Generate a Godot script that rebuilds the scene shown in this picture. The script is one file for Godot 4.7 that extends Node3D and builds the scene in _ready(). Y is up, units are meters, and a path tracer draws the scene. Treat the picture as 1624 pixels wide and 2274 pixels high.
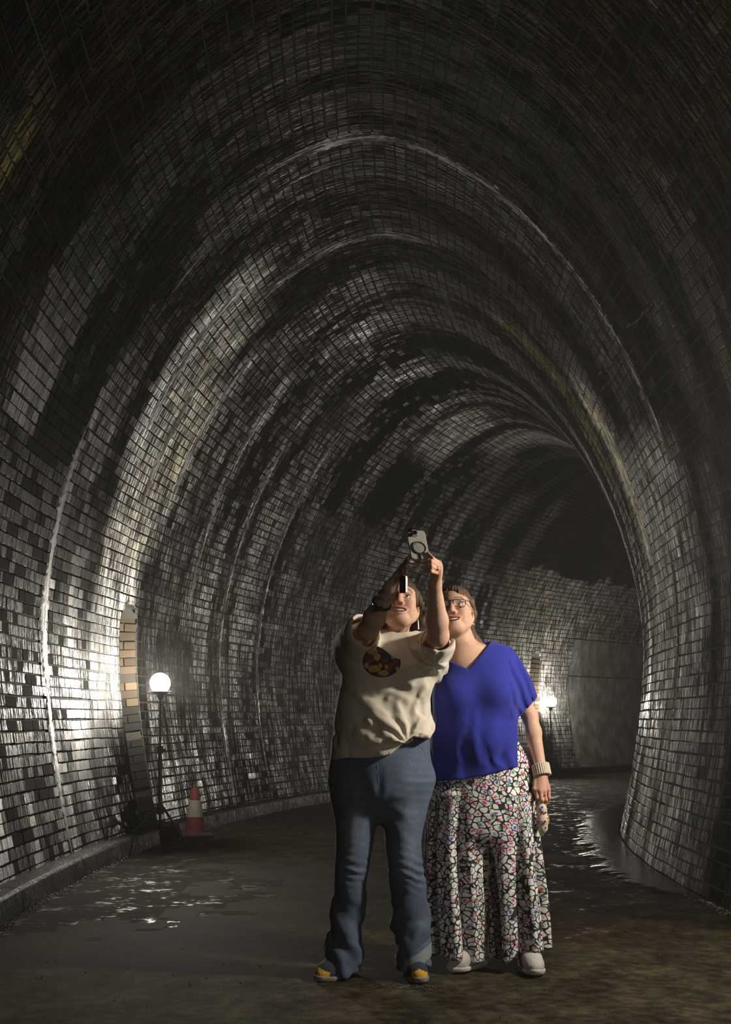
extends Node3D
# Two women take a selfie in a curved brick railway tunnel lit by work lights on tripods.

const F := 2854.0          # focal length in pixels of the 1624 x 2274 frame
const CX := 812.0
const CY := 1594.6         # height of the horizon in the frame
const EYE := 1.098         # height of the camera
const TAU2 := 6.2831853

# ---------- the tunnel's axis (a curve to the right) and its horseshoe section ----------
const S0 := -14.0
const DS := 0.05
const KNOT_S := [-20.0, 0.0, 8.0, 14.0, 20.0, 26.0, 60.0]
const KNOT_K := [0.03, 0.0443, 0.0333, 0.0488, 0.0364, 0.0321, 0.033]
const SEC_B := 2.08
const SEC_W := 2.303
const SEC_HS := 1.757
const SEC_HC := 5.164
const SEC_E := 1.747
var ax_x := PackedFloat32Array()
var ax_d := PackedFloat32Array()
var ax_t := PackedFloat32Array()
var sec_u := PackedFloat32Array()
var sec_h := PackedFloat32Array()
var sec_v := PackedFloat32Array()
var arc := 0.0
var noise_a := FastNoiseLite.new()
var noise_b := FastNoiseLite.new()
var rng := RandomNumberGenerator.new()
var taken := {}
var M := {}

func _ready():
	rng.seed = 7
	setup_view()
	setup_curves()
	make_materials()
	build_tunnel()
	build_floor()
	build_lights()
	build_small_things()
	build_people()

func setup_view():
	var cam := Camera3D.new()
	cam.name = "camera"
	cam.projection = Camera3D.PROJECTION_FRUSTUM
	cam.near = 0.1
	cam.far = 200.0
	cam.size = 0.1 * 2274.0 / F
	cam.frustum_offset = Vector2(0.0, 0.1 * (CY - 1137.0) / F)
	cam.position = Vector3(0, EYE, 0)
	add_child(cam)
	cam.current = true
	var env := Environment.new()
	env.background_mode = Environment.BG_COLOR
	env.background_color = Color(0.02, 0.02, 0.022)
	env.tonemap_mode = Environment.TONE_MAPPER_LINEAR
	env.tonemap_exposure = EXPOSURE
	env.volumetric_fog_enabled = true      # damp haze in the tunnel air
	env.volumetric_fog_density = 0.0027
	env.volumetric_fog_albedo = Color(0.95, 0.94, 0.92)
	env.volumetric_fog_anisotropy = 0.3
	env.sdfgi_enabled = true
	env.ssao_enabled = true
	env.ssil_enabled = true
	var we := WorldEnvironment.new()
	we.name = "world_environment"
	we.environment = env
	add_child(we)

func build_lights():
	# two work lights in view, a third beside the camera that lights the women, and an unseen fill lamp added behind the camera
	work_light("work_light", 11.02, -1.92, 0.12, 1.40, LAMP_NEAR, 0.09, "black tripod work light with glowing round head standing by the cone")
	work_light("work_light", 24.2, -2.0, 0.0, 1.40, LAMP_FAR, 0.115, "distant glowing work light on a thin black pole beyond the woman in blue")
	work_light("work_light", KEY_S, KEY_U, 0.0, KEY_H, LAMP_KEY, 0.11, "work light on a tripod out of frame to the right of the women", false)
	for a in FILLS:
		work_light("work_light", a[0], a[1], 0.0, a[2], a[3], 0.12, "added fill light on a tripod, unseen behind the camera", false)  # added fill lamp, given the form of a work light

const EXPOSURE := 1.0
const LAMP_NEAR := 7.5
const LAMP_FAR := 7.0
const LAMP_KEY := 6.2
const KEY_S := 4.75
const KEY_U := 1.80
const KEY_H := 2.0
const FILLS := [[-3.0, 0.9, 1.7, 3.4]]

func setup_curves():
	noise_a.seed = 3
	noise_a.frequency = 1.0
	noise_a.fractal_octaves = 3
	noise_b.seed = 11
	noise_b.frequency = 1.0
	noise_b.fractal_octaves = 1
	# integrate the curvature both ways from s = 0, where the camera stands a little left of the axis
	var n := int((48.0 - S0) / DS) + 1
	ax_x.resize(n); ax_d.resize(n); ax_t.resize(n)
	var z := int(round(-S0 / DS))
	for dir in [1, -1]:
		var x := 1.229
		var d := 0.0
		var t := -0.319
		var i := z
		while i >= 0 and i < n:
			ax_x[i] = x; ax_d[i] = d; ax_t[i] = t
			t += dir * DS * table(KNOT_S, KNOT_K, S0 + i * DS)
			x += dir * DS * sin(t)
			d += dir * DS * cos(t)
			i += dir
	var us := []
	var hs := []
	for k in 24:
		var h := SEC_HS * k / 24.0
		us.append(SEC_B + (SEC_W - SEC_B) * sin(PI / 2 * h / SEC_HS)); hs.append(h)
	for k in 161:
		var a := PI / 2 * k / 160.0
		var e := 2.0 / SEC_E
		us.append(SEC_W * pow(maxf(cos(a), 0.0), e)); hs.append(SEC_HS + (SEC_HC - SEC_HS) * pow(sin(a), e))
	var m := us.size()
	for k in m:
		sec_u.append(-us[k]); sec_h.append(hs[k])
	for k in range(m - 2, -1, -1):
		sec_u.append(us[k]); sec_h.append(hs[k])
	sec_v.append(0.0)
	for k in range(1, sec_u.size()):
		sec_v.append(sec_v[k - 1] + Vector2(sec_u[k] - sec_u[k - 1], sec_h[k] - sec_h[k - 1]).length())
	arc = sec_v[sec_v.size() - 1]

func table(xs, ys, x: float) -> float:
	if x <= xs[0]: return ys[0]
	for i in range(1, xs.size()):
		if x <= xs[i]:
			return lerpf(ys[i - 1], ys[i], (x - xs[i - 1]) / (xs[i] - xs[i - 1]))
	return ys[ys.size() - 1]

func at(s: float, u: float, h: float) -> Vector3:
	var q := clampf((s - S0) / DS, 0.0, ax_x.size() - 1.001)
	var i := int(q)
	var f := q - i
	var t := lerpf(ax_t[i], ax_t[i + 1], f)
	return Vector3(lerpf(ax_x[i], ax_x[i + 1], f) + u * cos(t), h, -(lerpf(ax_d[i], ax_d[i + 1], f) - u * sin(t)))

func heading(s: float) -> float:
	return ax_t[clampi(int((s - S0) / DS), 0, ax_t.size() - 1)]

func section(v: float) -> Vector2:       # lateral place and height of the lining at arc length v from the left base
	var lo := 0
	var hi := sec_v.size() - 1
	while hi - lo > 1:
		var mid := (lo + hi) >> 1
		if sec_v[mid] <= v: lo = mid
		else: hi = mid
	var f := clampf((v - sec_v[lo]) / (sec_v[hi] - sec_v[lo]), -0.5, 1.5)
	return Vector2(lerpf(sec_u[lo], sec_u[hi], f), lerpf(sec_h[lo], sec_h[hi], f))

func v_of(h: float, right := false) -> float:
	var k := 0
	while sec_h[k] < h and k < sec_h.size() - 2: k += 1
	return arc - sec_v[k] if right else sec_v[k]

func section_out(v: float) -> Vector2:   # outward normal of the section
	var a := section(v - 0.03)
	var b := section(v + 0.03)
	var t := (b - a).normalized()
	return Vector2(-t.y, t.x)

func wall_at(s: float, v: float, out := 0.0) -> Vector3:
	var p := section(v) + section_out(v) * out
	return at(s, p.x, p.y)

func px(x: float, y: float, d: float) -> Vector3:   # the point at depth d that the camera sees at a pixel
	return Vector3((x - CX) * d / F, EYE + (CY - y) * d / F, -d)

# ---------- naming ----------
func numbered(called: String) -> String:
	var n = taken.get(called, 0)
	taken[called] = n + 1
	return called if n == 0 else "%s_%03d" % [called, n]

func tag(o: Node, label: String, category: String, group := "", kind := ""):
	if label: o.set_meta("label", label)
	if category: o.set_meta("category", category)
	if group: o.set_meta("group", group)
	if kind: o.set_meta("kind", kind)
	return o

func thing(called: String, at_: Vector3, label: String, category: String, group := "") -> Node3D:
	var o := Node3D.new()
	o.name = numbered(called)
	add_child(o)
	o.position = at_
	tag(o, label, category, group)
	return o

func put(called: String, mesh: Mesh, mat, parent: Node = null) -> MeshInstance3D:
	var o := MeshInstance3D.new()
	o.mesh = mesh
	if mat: o.material_override = mat
	if parent == null:
		o.name = numbered(called)
		add_child(o)
	else:
		o.name = called
		parent.add_child(o, true)
	return o

# ---------- mesh helpers ----------
class Geo:
	var v := PackedVector3Array()
	var n := PackedVector3Array()
	var c := PackedColorArray()
	var t := PackedVector2Array()
	var i := PackedInt32Array()
	func quad(a: int, b: int, cc: int, d: int):
		i.append(a); i.append(b); i.append(cc); i.append(a); i.append(cc); i.append(d)
	func add(p: Vector3, nn: Vector3, col := Color.WHITE, uv := Vector2.ZERO) -> int:
		v.append(p); n.append(nn); c.append(col); t.append(uv)
		return v.size() - 1
	func arrays() -> Array:
		var a := []
		a.resize(Mesh.ARRAY_MAX)
		a[Mesh.ARRAY_VERTEX] = v
		a[Mesh.ARRAY_NORMAL] = n
		if c.size() == v.size(): a[Mesh.ARRAY_COLOR] = c
		if t.size() == v.size(): a[Mesh.ARRAY_TEX_UV] = t
		a[Mesh.ARRAY_INDEX] = i
		return a
	func smooth():      # area-weighted normals; front faces run clockwise
		n.resize(v.size())
		for k in v.size(): n[k] = Vector3.ZERO
		for k in range(0, i.size(), 3):
			var fn := (v[i[k + 2]] - v[i[k]]).cross(v[i[k + 1]] - v[i[k]])
			n[i[k]] += fn; n[i[k + 1]] += fn; n[i[k + 2]] += fn
		for k in v.size(): n[k] = n[k].normalized()
	func mesh() -> ArrayMesh:
		var m := ArrayMesh.new()
		if i.size(): m.add_surface_from_arrays(Mesh.PRIMITIVE_TRIANGLES, arrays())
		return m

# a tube along points with a radius at each; ends closed by shrunk rings
func tube(g: Geo, pts: Array, rad, sides := 10, col := Color.WHITE, squash := 1.0, up := Vector3(0.13, 1, 0.07)):
	var m := pts.size()
	var first := g.v.size()
	var prev_side := Vector3.ZERO
	var rings := 0
	for k in range(-1, m + 1):
		var j := clampi(k, 0, m - 1)
		var p: Vector3 = pts[j]
		var dir: Vector3 = (pts[mini(j + 1, m - 1)] - pts[maxi(j - 1, 0)]).normalized()
		var side := dir.cross(up).normalized() if prev_side == Vector3.ZERO else (prev_side - dir * prev_side.dot(dir)).normalized()
		prev_side = side
		var other := side.cross(dir).normalized()
		var r: float = rad[j] if rad is Array else rad
		if k < 0 or k >= m:
			r *= 0.02
		for a in sides:
			var ang := TAU * a / sides
			var nn := side * cos(ang) + other * sin(ang) * squash
			g.add(p + nn * r, nn.normalized(), col, Vector2(float(a) / sides, float(k) / m))
		rings += 1
	for k in rings - 1:
		for a in sides:
			var b := (a + 1) % sides
			g.quad(first + k * sides + a, first + k * sides + b, first + (k + 1) * sides + b, first + (k + 1) * sides + a)

# a turned shape: profile of (radius, height) from the bottom up
func lathe(g: Geo, prof: Array, sides := 24, center := Vector3.ZERO, col := Color.WHITE):
	for k in prof.size() - 1:
		var a: Vector2 = prof[k]
		var b: Vector2 = prof[k + 1]
		var slope := Vector2(b.y - a.y, -(b.x - a.x)).normalized()
		var first := g.v.size()
		for q in sides + 1:
			var ang := TAU * q / sides
			var rd := Vector3(cos(ang), 0, sin(ang))
			var nn := rd * slope.x + Vector3.UP * slope.y
			g.add(center + rd * a.x + Vector3.UP * a.y, nn, col, Vector2(float(q) / sides, a.y))
			g.add(center + rd * b.x + Vector3.UP * b.y, nn, col, Vector2(float(q) / sides, b.y))
		for q in sides:
			var i0 := first + q * 2
			g.quad(i0, i0 + 2, i0 + 3, i0 + 1)

# a box with chamfered edges
func cbox(g: Geo, center: Vector3, size: Vector3, ch := 0.004, basis := Basis.IDENTITY, col := Color.WHITE):
	var h := size / 2
	var dirs := [Vector3.RIGHT, Vector3.LEFT, Vector3.UP, Vector3.DOWN, Vector3.BACK, Vector3.FORWARD]
	var corner := {}
	for dn in dirs:
		var t1 := Vector3(absf(dn.y) + absf(dn.z), absf(dn.x), 0) if dn.z == 0 else Vector3(1, 0, 0)
		t1 = Vector3(0, 1, 0) if dn.x != 0 else Vector3(1, 0, 0)
		var t2: Vector3 = dn.cross(t1)
		var ids := []
		for q in [[-1, -1], [1, -1], [1, 1], [-1, 1]]:
			var e: Vector3 = t1 * q[0] + t2 * q[1]
			var p: Vector3 = dn * h + e * (h - Vector3.ONE * ch)
			var id := g.add(center + basis * p, basis * dn, col, Vector2(q[0], q[1]))
			ids.append(id)
			corner[[dn, Vector3i((dn + e).round())]] = id
		g.quad(ids[0], ids[3], ids[2], ids[1])
	for x in [-1, 1]:
		for y in [-1, 1]:
			for z in [-1, 1]:
				var k := Vector3i(x, y, z)
				var a = corner[[Vector3(x, 0, 0), k]]
				var b = corner[[Vector3(0, y, 0), k]]
				var c = corner[[Vector3(0, 0, z), k]]
				if x * y * z > 0: g.i.append_array([a, c, b])
				else: g.i.append_array([a, b, c])
	for e in 12:
		var axis := e >> 2
		var p1: int = -1 if e & 1 else 1
		var p2: int = -1 if e & 2 else 1
		var d1 := Vector3.ZERO
		var d2 := Vector3.ZERO
		var along := Vector3.ZERO
		along[axis] = 1
		d1[(axis + 1) % 3] = p1
		d2[(axis + 2) % 3] = p2
		var lo := Vector3i((d1 + d2 - along).round())
		var hi := Vector3i((d1 + d2 + along).round())
		var q := [corner[[d1, lo]], corner[[d1, hi]], corner[[d2, hi]], corner[[d2, lo]]]
		if p1 * p2 > 0: g.quad(q[0], q[1], q[2], q[3])
		else: g.quad(q[3], q[2], q[1], q[0])

func mat(called: String, col: Color, rough: float, metal := 0.0, vertex := false) -> StandardMaterial3D:
	var m := StandardMaterial3D.new()
	m.resource_name = called
	m.albedo_color = col
	m.roughness = rough
	m.metallic = metal
	m.vertex_color_use_as_albedo = vertex
	M[called] = m
	return m

func lin(r: float, g: float, b: float) -> Color:   # a linear colour as a material's sRGB albedo
	return Color(r, g, b).linear_to_srgb()

# ---------- materials ----------
func noise_image(w: int, h: int, freq: float, sd: int, oct := 4) -> PackedByteArray:
	var f := FastNoiseLite.new()
	f.seed = sd
	f.frequency = freq
	f.fractal_octaves = oct
	var im := f.get_seamless_image(w, h)
	im.convert(Image.FORMAT_L8)
	return im.get_data()

func stretched(w: int, h: int, sw: int, sh: int, freq: float, sd: int, oct := 3) -> PackedByteArray:
	var f := FastNoiseLite.new()
	f.seed = sd
	f.frequency = freq
	f.fractal_octaves = oct
	var im := f.get_seamless_image(sw, sh)
	im.convert(Image.FORMAT_L8)
	im.resize(w, h, Image.INTERPOLATE_CUBIC)
	return im.get_data()

func tex(w: int, h: int, data: PackedByteArray, format: int) -> ImageTexture:
	return ImageTexture.create_from_image(Image.create_from_data(w, h, false, format, data))

func make_materials():
	var w := 1024
	# streaks that run down the lining (image rows lie along the arc), grain, and blotches
	var st := stretched(w, w, w, 96, 0.09, 5)
	var fine := stretched(w, w, w, 256, 0.22, 6, 2)
	var grain := noise_image(w, w, 0.12, 8)
	var blot := noise_image(w, w, 0.012, 9)
	var alb := PackedByteArray(); alb.resize(w * w)
	var rou := PackedByteArray(); rou.resize(w * w)
	var hei := PackedByteArray(); hei.resize(w * w)
	for k in w * w:
		var a := (st[k] * 0.58 + fine[k] * 0.30 + grain[k] * 0.12) / 255.0
		var b := blot[k] / 255.0
		var q := clampf((a - 0.40) * 4.0, 0.0, 1.0)
		alb[k] = int(255.0 * clampf(0.20 + 0.72 * q + 0.3 * (b - 0.4), 0.03, 1.0))
		rou[k] = int(255.0 * clampf(1.05 - 0.72 * q + 0.4 * (0.5 - b), 0.25, 1.0))
		hei[k] = int(255.0 * clampf(fine[k] / 255.0 * 0.5 + grain[k] / 255.0 * 0.5, 0.0, 1.0))
	var t_alb := tex(w, w, alb, Image.FORMAT_L8)
	var t_rou := tex(w, w, rou, Image.FORMAT_L8)
	var t_hei := tex(w, w, hei, Image.FORMAT_L8)
	for k in 7:      # the lining from dry soot to running wet
		var m := mat("brick_%d" % k, Color.WHITE, [0.92, 1.0, 0.97, 0.9, 0.8, 0.68, 0.52][k], 0.0, true)
		m.albedo_texture = t_alb
		if k > 0: m.roughness_texture = t_rou
		m.metallic_specular = [0.10, 0.14, 0.19, 0.25, 0.32, 0.40, 0.48][k]
		m.anisotropy_enabled = true      # water and lime have run down: the surface is rough along the arc
		m.anisotropy = [-0.3, -0.6, -0.8, -0.85, -0.88, -0.9, -0.92][k]
		m.heightmap_enabled = true
		m.heightmap_texture = t_hei
		m.heightmap_scale = 0.2
	var mo := mat("mortar", Color.WHITE, 0.95, 0.0, true)
	mo.albedo_texture = t_alb
	mo.uv1_triplanar = true
	mo.uv1_scale = Vector3(0.7, 0.7, 0.7)
	var re := mat("render_coat", lin(0.55, 0.53, 0.48), 0.75)
	var rb := PackedByteArray(); rb.resize(w * w)
	for k in w * w: rb[k] = clampi(120 + int((blot[k] - 128) * 0.35) + int((grain[k] - 128) * 0.2) + int((st[k] - 128) * 0.25), 20, 255)
	re.albedo_texture = tex(w, w, rb, Image.FORMAT_L8)
	var le := mat("ledge_concrete", lin(0.02, 0.019, 0.017), 0.8)
	le.metallic_specular = 0.25
	le.albedo_texture = t_alb
	le.roughness_texture = t_rou
	le.heightmap_enabled = true
	le.heightmap_texture = t_hei
	le.heightmap_scale = 0.8
	# the road: brown worn concrete, wet in patches
	var g2 := noise_image(w, w, 0.2, 21)
	var m2 := noise_image(w, w, 0.03, 22, 5)
	var l2 := noise_image(w, w, 0.007, 23, 4)
	var fa := PackedByteArray(); fa.resize(w * w * 3)
	var fr := PackedByteArray(); fr.resize(w * w)
	var fh := PackedByteArray(); fh.resize(w * w)
	for k in w * w:
		var g := g2[k] / 255.0
		var b := m2[k] / 255.0
		var l := l2[k] / 255.0
		var tone := 0.5 + 0.3 * (g - 0.5) + 0.35 * (b - 0.5) + 0.35 * (l - 0.5)
		fa[k * 3] = int(255 * clampf(tone * 1.0, 0, 1))
		fa[k * 3 + 1] = int(255 * clampf(tone * (0.93 + 0.08 * (b - 0.5)), 0, 1))
		fa[k * 3 + 2] = int(255 * clampf(tone * 0.80, 0, 1))
		var wet := clampf((l * 0.5 + b * 0.5 - 0.5) * 5.0 - 0.05, 0.0, 1.0)
		fr[k] = int(255 * clampf(1.0 - 0.52 * wet * wet + 0.2 * (g - 0.5), 0.1, 1.0))
		fh[k] = int(255 * clampf(g * 0.6 + b * 0.4, 0, 1))
	var fl := mat("road", lin(0.17, 0.16, 0.145), 0.95, 0.0, true)
	fl.albedo_texture = tex(w, w, fa, Image.FORMAT_RGB8)
	fl.roughness_texture = tex(w, w, fr, Image.FORMAT_L8)
	fl.heightmap_enabled = true
	fl.heightmap_texture = tex(w, w, fh, Image.FORMAT_L8)
	fl.heightmap_scale = 0.06
	fl.metallic_specular = 0.2
	var fd: StandardMaterial3D = fl.duplicate()
	fd.resource_name = "road_dry"
	fd.roughness_texture = null
	fd.roughness = 0.85
	M["road_dry"] = fd
	mat("puddle", lin(0.012, 0.012, 0.012), 0.12)
	M.puddle.heightmap_enabled = true
	M.puddle.heightmap_texture = fl.heightmap_texture
	M.puddle.heightmap_scale = 0.25
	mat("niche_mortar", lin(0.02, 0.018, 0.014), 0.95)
	var gr := mat("grit", lin(0.05, 0.047, 0.043), 0.35)
	gr.metallic_specular = 0.6
	mat("black_steel", lin(0.012, 0.012, 0.013), 0.45)
	mat("black_rubber", lin(0.02, 0.02, 0.02), 0.7)
	mat("rust_iron", lin(0.02, 0.014, 0.01), 0.7)
	mat("dry_brick", Color.WHITE, 0.9, 0.0, true)
	M.dry_brick.albedo_texture = t_alb
	M.dry_brick.heightmap_enabled = true
	M.dry_brick.heightmap_texture = t_hei
	M.dry_brick.heightmap_scale = 0.5

# ---------- the lining ----------
const NICHES := [[11.08, 11.55, 2.12], [23.95, 24.32, 2.35]]   # refuges in the left wall: from, to, height
const COURSE := 0.079

func in_niche(s: float, h: float, left: bool) -> bool:
	if not left: return false
	for a in NICHES:
		var mid: float = (a[0] + a[1]) / 2
		var half: float = (a[1] - a[0]) / 2
		if absf(s - mid) < half and h < a[2] - 0.22 + 0.22 * sqrt(maxf(0.0, 1.0 - pow((s - mid) / half, 2))): return true
	return false

# stains on the lining, some toned paler to stand in for glare and glints: [s, s slope per v, v from, v to, half width, tone, warmth, wet]
const STRIPES := [
	[9.25, 0.02, 0.1, 3.5, 0.05, 0.22, 0.0, 2], [9.25, 0.02, 0.1, 0.8, 0.25, 0.16, 0.0, 2], [10.0, 0.0, 0.2, 1.2, 0.3, 0.12, 0.0, 2],
	[10.85, -0.03, 2.0, 5.0, 0.26, 0.90, 0.2, 1], [10.5, -0.03, 3.4, 4.9, 0.12, 1.1, 0.0, 2], [11.25, -0.03, 2.2, 4.8, 0.20, 0.75, 0.4, 1], [10.8, 0.0, 1.2, 2.6, 0.20, 0.30, 0.1, 2],
	[11.72, 0.0, 3.1, 4.6, 0.08, 1.0, 0.1, 2], [11.5, 0.0, 2.9, 4.0, 0.2, 0.95, 0.9, 0], [12.9, 0.0, 2.2, 4.7, 0.10, 0.7, 0.0, 2], [12.35, 0.0, 2.2, 3.4, 0.2, 0.16, 0.4, 0],
	[13.9, 0.0, 0.3, 4.6, 0.09, 0.45, 0.0, 2], [14.75, 0.0, 3.2, 5.3, 0.10, 0.2, 0.1, 1], [13.3, 0.0, 0.2, 2.0, 0.16, 0.16, 0.0, 2], [12.45, 0.0, 0.2, 1.5, 0.14, 0.14, 0.0, 2],
	[15.4, 0.0, 0.2, 5.0, 0.12, 0.16, 0.0, 1], [14.6, 0.0, 4.7, 5.0, 0.3, 0.26, 0.5, 0], [17.5, 0.0, 5.2, 5.9, 0.45, 1.2, 0.1, 2], [18.4, 0.1, 5.7, 6.7, 0.35, 0.9, 0.0, 2], [11.9, 0.0, 7.4, 9.0, 0.16, 0.20, 2.5, 0],
	[9.15, 0.0, 6.0, 9.6, 0.05, 0.22, 0.05, 1], [9.05, 0.0, 5.0, 6.4, 0.08, 0.12, 0.1, 1], [9.55, 0.0, 5.7, 9.0, 0.16, 0.12, 0.3, 0], [10.9, 0.0, 4.9, 6.6, 0.12, 0.18, 0.35, 0],
	[11.1, 0.0, 8.5, 9.6, 0.22, 0.8, 0.9, 0], [11.35, 0.0, 9.2, 12.2, 0.14, 0.20, 0.4, 0], [10.6, 0.0, 9.3, 12.3, 0.5, 0.75, 0.2, 1], [9.7, 0.0, 9.4, 12.3, 0.38, 0.95, 0.05, 2], [9.1, 0.0, 9.5, 12.3, 0.25, 0.7, 0.0, 2], [8.7, 0.0, 11.4, 12.3, 0.4, 0.5, 0.0, 1],
	[8.3, 0.0, 9.8, 12.3, 0.14, 0.24, 0.0, 2], [13.1, 0.0, 5.5, 5.9, 0.14, 0.3, 0.0, 2], [12.2, 0.0, 5.0, 6.5, 0.1, 0.13, 0.1, 1], [16.4, 0.0, 4.0, 6.0, 0.15, 0.16, 0.1, 1],
	[19.8, 0.0, 2.0, 5.5, 0.2, 0.20, 0.1, 1], [21.2, 0.0, 2.0, 5.0, 0.25, 0.26, 0.15, 1], [22.5, 0.0, 2.0, 5.0, 0.2, 0.20, 0.15, 1], [24.8, 0.0, 0.5, 3.2, 0.4, 0.34, 0.2, 1],
	[6.3, 0.0, 3.0, 4.0, 0.12, 0.14, 0.3, 0], [7.4, 0.0, 2.6, 3.4, 0.12, 0.08, 0.3, 0], [7.7, 0.0, 0.2, 1.6, 0.12, 0.1, 0.0, 2]]

func stain(s: float, v: float) -> Color:        # a linear base colour; alpha holds the wetness
	var n1 := noise_a.get_noise_2d(s * 0.4, v * 0.22)
	var n2 := noise_a.get_noise_2d(s * 1.15 + 40.0, v * 0.11 + 10.0)      # runs of water come down in rings
	var n3 := noise_a.get_noise_2d(s * 4.2 + 90.0, v * 0.3)
	var k2 := smoothstep(-0.06, 0.32, n2 + 0.45 * n3)
	var high := smoothstep(3.2, 4.6, minf(v, arc - v))
	var tone := lerpf(lerpf(0.012, 0.105, k2), lerpf(0.034, 0.052, k2), high) * (1.0 + 0.7 * n1)
	var warm := 0.3 + 0.6 * noise_b.get_noise_2d(s * 0.4, v * 0.5 + 30.0)
	var wet := lerpf(lerpf(0.05, 0.85, k2), lerpf(0.1, 0.5, k2), high) + 0.2 * n1
	var left := v < arc * 0.5
	var low := v if left else arc - v
	if left and low > 2.2:
		var soot := (1.0 - smoothstep(4.0, 6.0, low)) * (1.0 - smoothstep(9.4, 10.0, s + 0.4 * n3))
		tone *= 1.0 - 0.5 * soot
		wet -= 0.4 * soot          # soot above the wet walls by the camera
	if low < 2.3: wet += 0.1; warm *= 0.3
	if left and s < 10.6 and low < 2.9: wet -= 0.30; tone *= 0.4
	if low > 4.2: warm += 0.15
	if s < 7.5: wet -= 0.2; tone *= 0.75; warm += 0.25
	if left and s > 15.3 + 0.3 * n2:
		var edge := 3.85 + 0.12 * n3 + 0.1 * n2
		if s > 18.4 and s < 22.2: edge = 2.6 + 0.3 * n2
		if low < edge:
			tone = maxf(tone, 0.34 + 0.12 * n1 + 0.08 * n3); wet = minf(wet - 0.3, 0.3)
		elif low > 3.8: tone *= 0.55; wet -= 0.2
	elif low > 4.0 and s > 19.0: tone *= 0.7
	for a in STRIPES:
		if v < a[2] - 0.35 or v > a[3] + 0.35: continue
		var c: float = a[0] + a[1] * v + 0.05 * n3
		var x: float = absf(s - c) / a[4]
		if x > 1.7: continue
		var k := clampf(1.7 - x, 0.0, 1.0) * clampf((v - a[2]) / 0.35 + 1.0, 0, 1) * clampf((a[3] - v) / 0.35 + 1.0, 0, 1)
		k *= clampf(0.85 + 1.2 * n3 + 0.5 * n2, 0.25, 1.0)
		tone = lerpf(tone, a[5], k)
		warm = lerpf(warm, a[6], k)
		if a[7] == 2: wet = lerpf(wet, 0.72, k)
		elif a[7] == 1: wet = lerpf(wet, 0.55, k)
		else: wet = lerpf(wet, 0.1, k)
	tone = maxf(tone, 0.010)
	if low < 2.9: wet = maxf(wet, 0.17)
	warm = clampf(warm, 0.0, 3.0)
	if s < 7.6 and low > 2.8: warm += 2.2 * smoothstep(0.02, 0.3, noise_a.get_noise_2d(s * 1.7 + 7.0, v * 0.8)) * (1.0 - smoothstep(6.2, 7.6, s))
	return Color(tone * (1.0 + 0.10 * warm), tone * (1.0 + 0.01 * warm), tone * (1.0 - 0.22 * warm), wet)

func build_tunnel():
	# the mortar shell of each part, holed where the refuges are, with an outer skin 0.45 m behind it
	var v1 := v_of(2.62)
	var v2 := arc - v1
	var shells := {}
	for a in [["wall_left", 0.0, v1], ["ceiling", v1, v2], ["wall_right", v2, arc]]:
		var g := Geo.new()
		var lines := []
		var s := S0
		while s < 40.0:
			lines.append(s)
			s += 0.35
		for nn in NICHES: lines.append(nn[0]); lines.append(nn[1])
		lines.sort()
		var rows := []
		var steps := int(ceil((a[2] - a[1]) / 0.12))
		for k in steps + 1: rows.append(lerpf(a[1], a[2], float(k) / steps))
		if a[0] == "wall_left":
			for nn in NICHES: rows.append(v_of(nn[2]))
			rows.sort()
		for side in 2:
			var first := g.v.size()
			for si in lines:
				for v in rows:
					var o := section_out(v)
					var nrm := at(si, 1, 0) - at(si, 0, 0)
					var n3 := (nrm * o.x + Vector3.UP * o.y)
					var mc := Color(0.02, 0.02, 0.02)
					if side == 0 and si > 4.0 and si < 34.0:
						var sc := stain(si, v)
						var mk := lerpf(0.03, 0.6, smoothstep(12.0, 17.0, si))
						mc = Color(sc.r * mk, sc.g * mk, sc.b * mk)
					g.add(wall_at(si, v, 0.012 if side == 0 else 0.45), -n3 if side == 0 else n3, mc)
			var m := rows.size()
			for i in lines.size() - 1:
				for j in m - 1:
					var hole := false
					if side == 0 and a[0] == "wall_left":
						for nn in NICHES:
							if lines[i] >= nn[0] - 0.001 and lines[i + 1] <= nn[1] + 0.001 and section(rows[j + 1]).y <= nn[2] + 0.01: hole = true
					if hole: continue
					var p := first + i * m + j
					if side == 1: g.quad(p, p + m, p + m + 1, p + 1)
					else: g.quad(p, p + 1, p + m + 1, p + m)
		var o := put(a[0], g.mesh(), M.mortar)
		tag(o, {"wall_left": "wet dark brick left wall of the tunnel with a refuge niche", "ceiling": "sooty brick vault curving overhead along the tunnel", "wall_right": "streaked wet brick right wall bending out of sight"}[a[0]], "", "", "structure")
		shells[a[0]] = o
	tag(put("wall_end", end_wall(S0 + 0.05), M.black_rubber), "dark end of the tunnel behind the camera", "", "", "structure")
	tag(put("wall_end", end_wall(39.5), M.black_rubber), "dark end of the tunnel beyond the bend", "", "", "structure")
	lay_bricks(shells, v1, v2)
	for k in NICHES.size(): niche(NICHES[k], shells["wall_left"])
	render_panel(shells["wall_left"])
	for a in RUNS: lime_run(shells[a[0]], a)

func end_wall(s: float) -> ArrayMesh:
	var g := Geo.new()
	var nrm := at(s + 0.1, 0, 0) - at(s, 0, 0)
	for z in 2:
		var off := 0.0 if z == 0 else 0.4 * signf(s)
		var c := g.add(at(s + off, 0, 2), -nrm.normalized())
		for k in 65: g.add(wall_at(s + off, arc * k / 64.0, 0.3), -nrm.normalized())
		for k in 64: g.i.append_array([c, c + 1 + k, c + 2 + k])
		g.i.append_array([c, c + 65, c + 1])
	return g.mesh()

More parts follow.
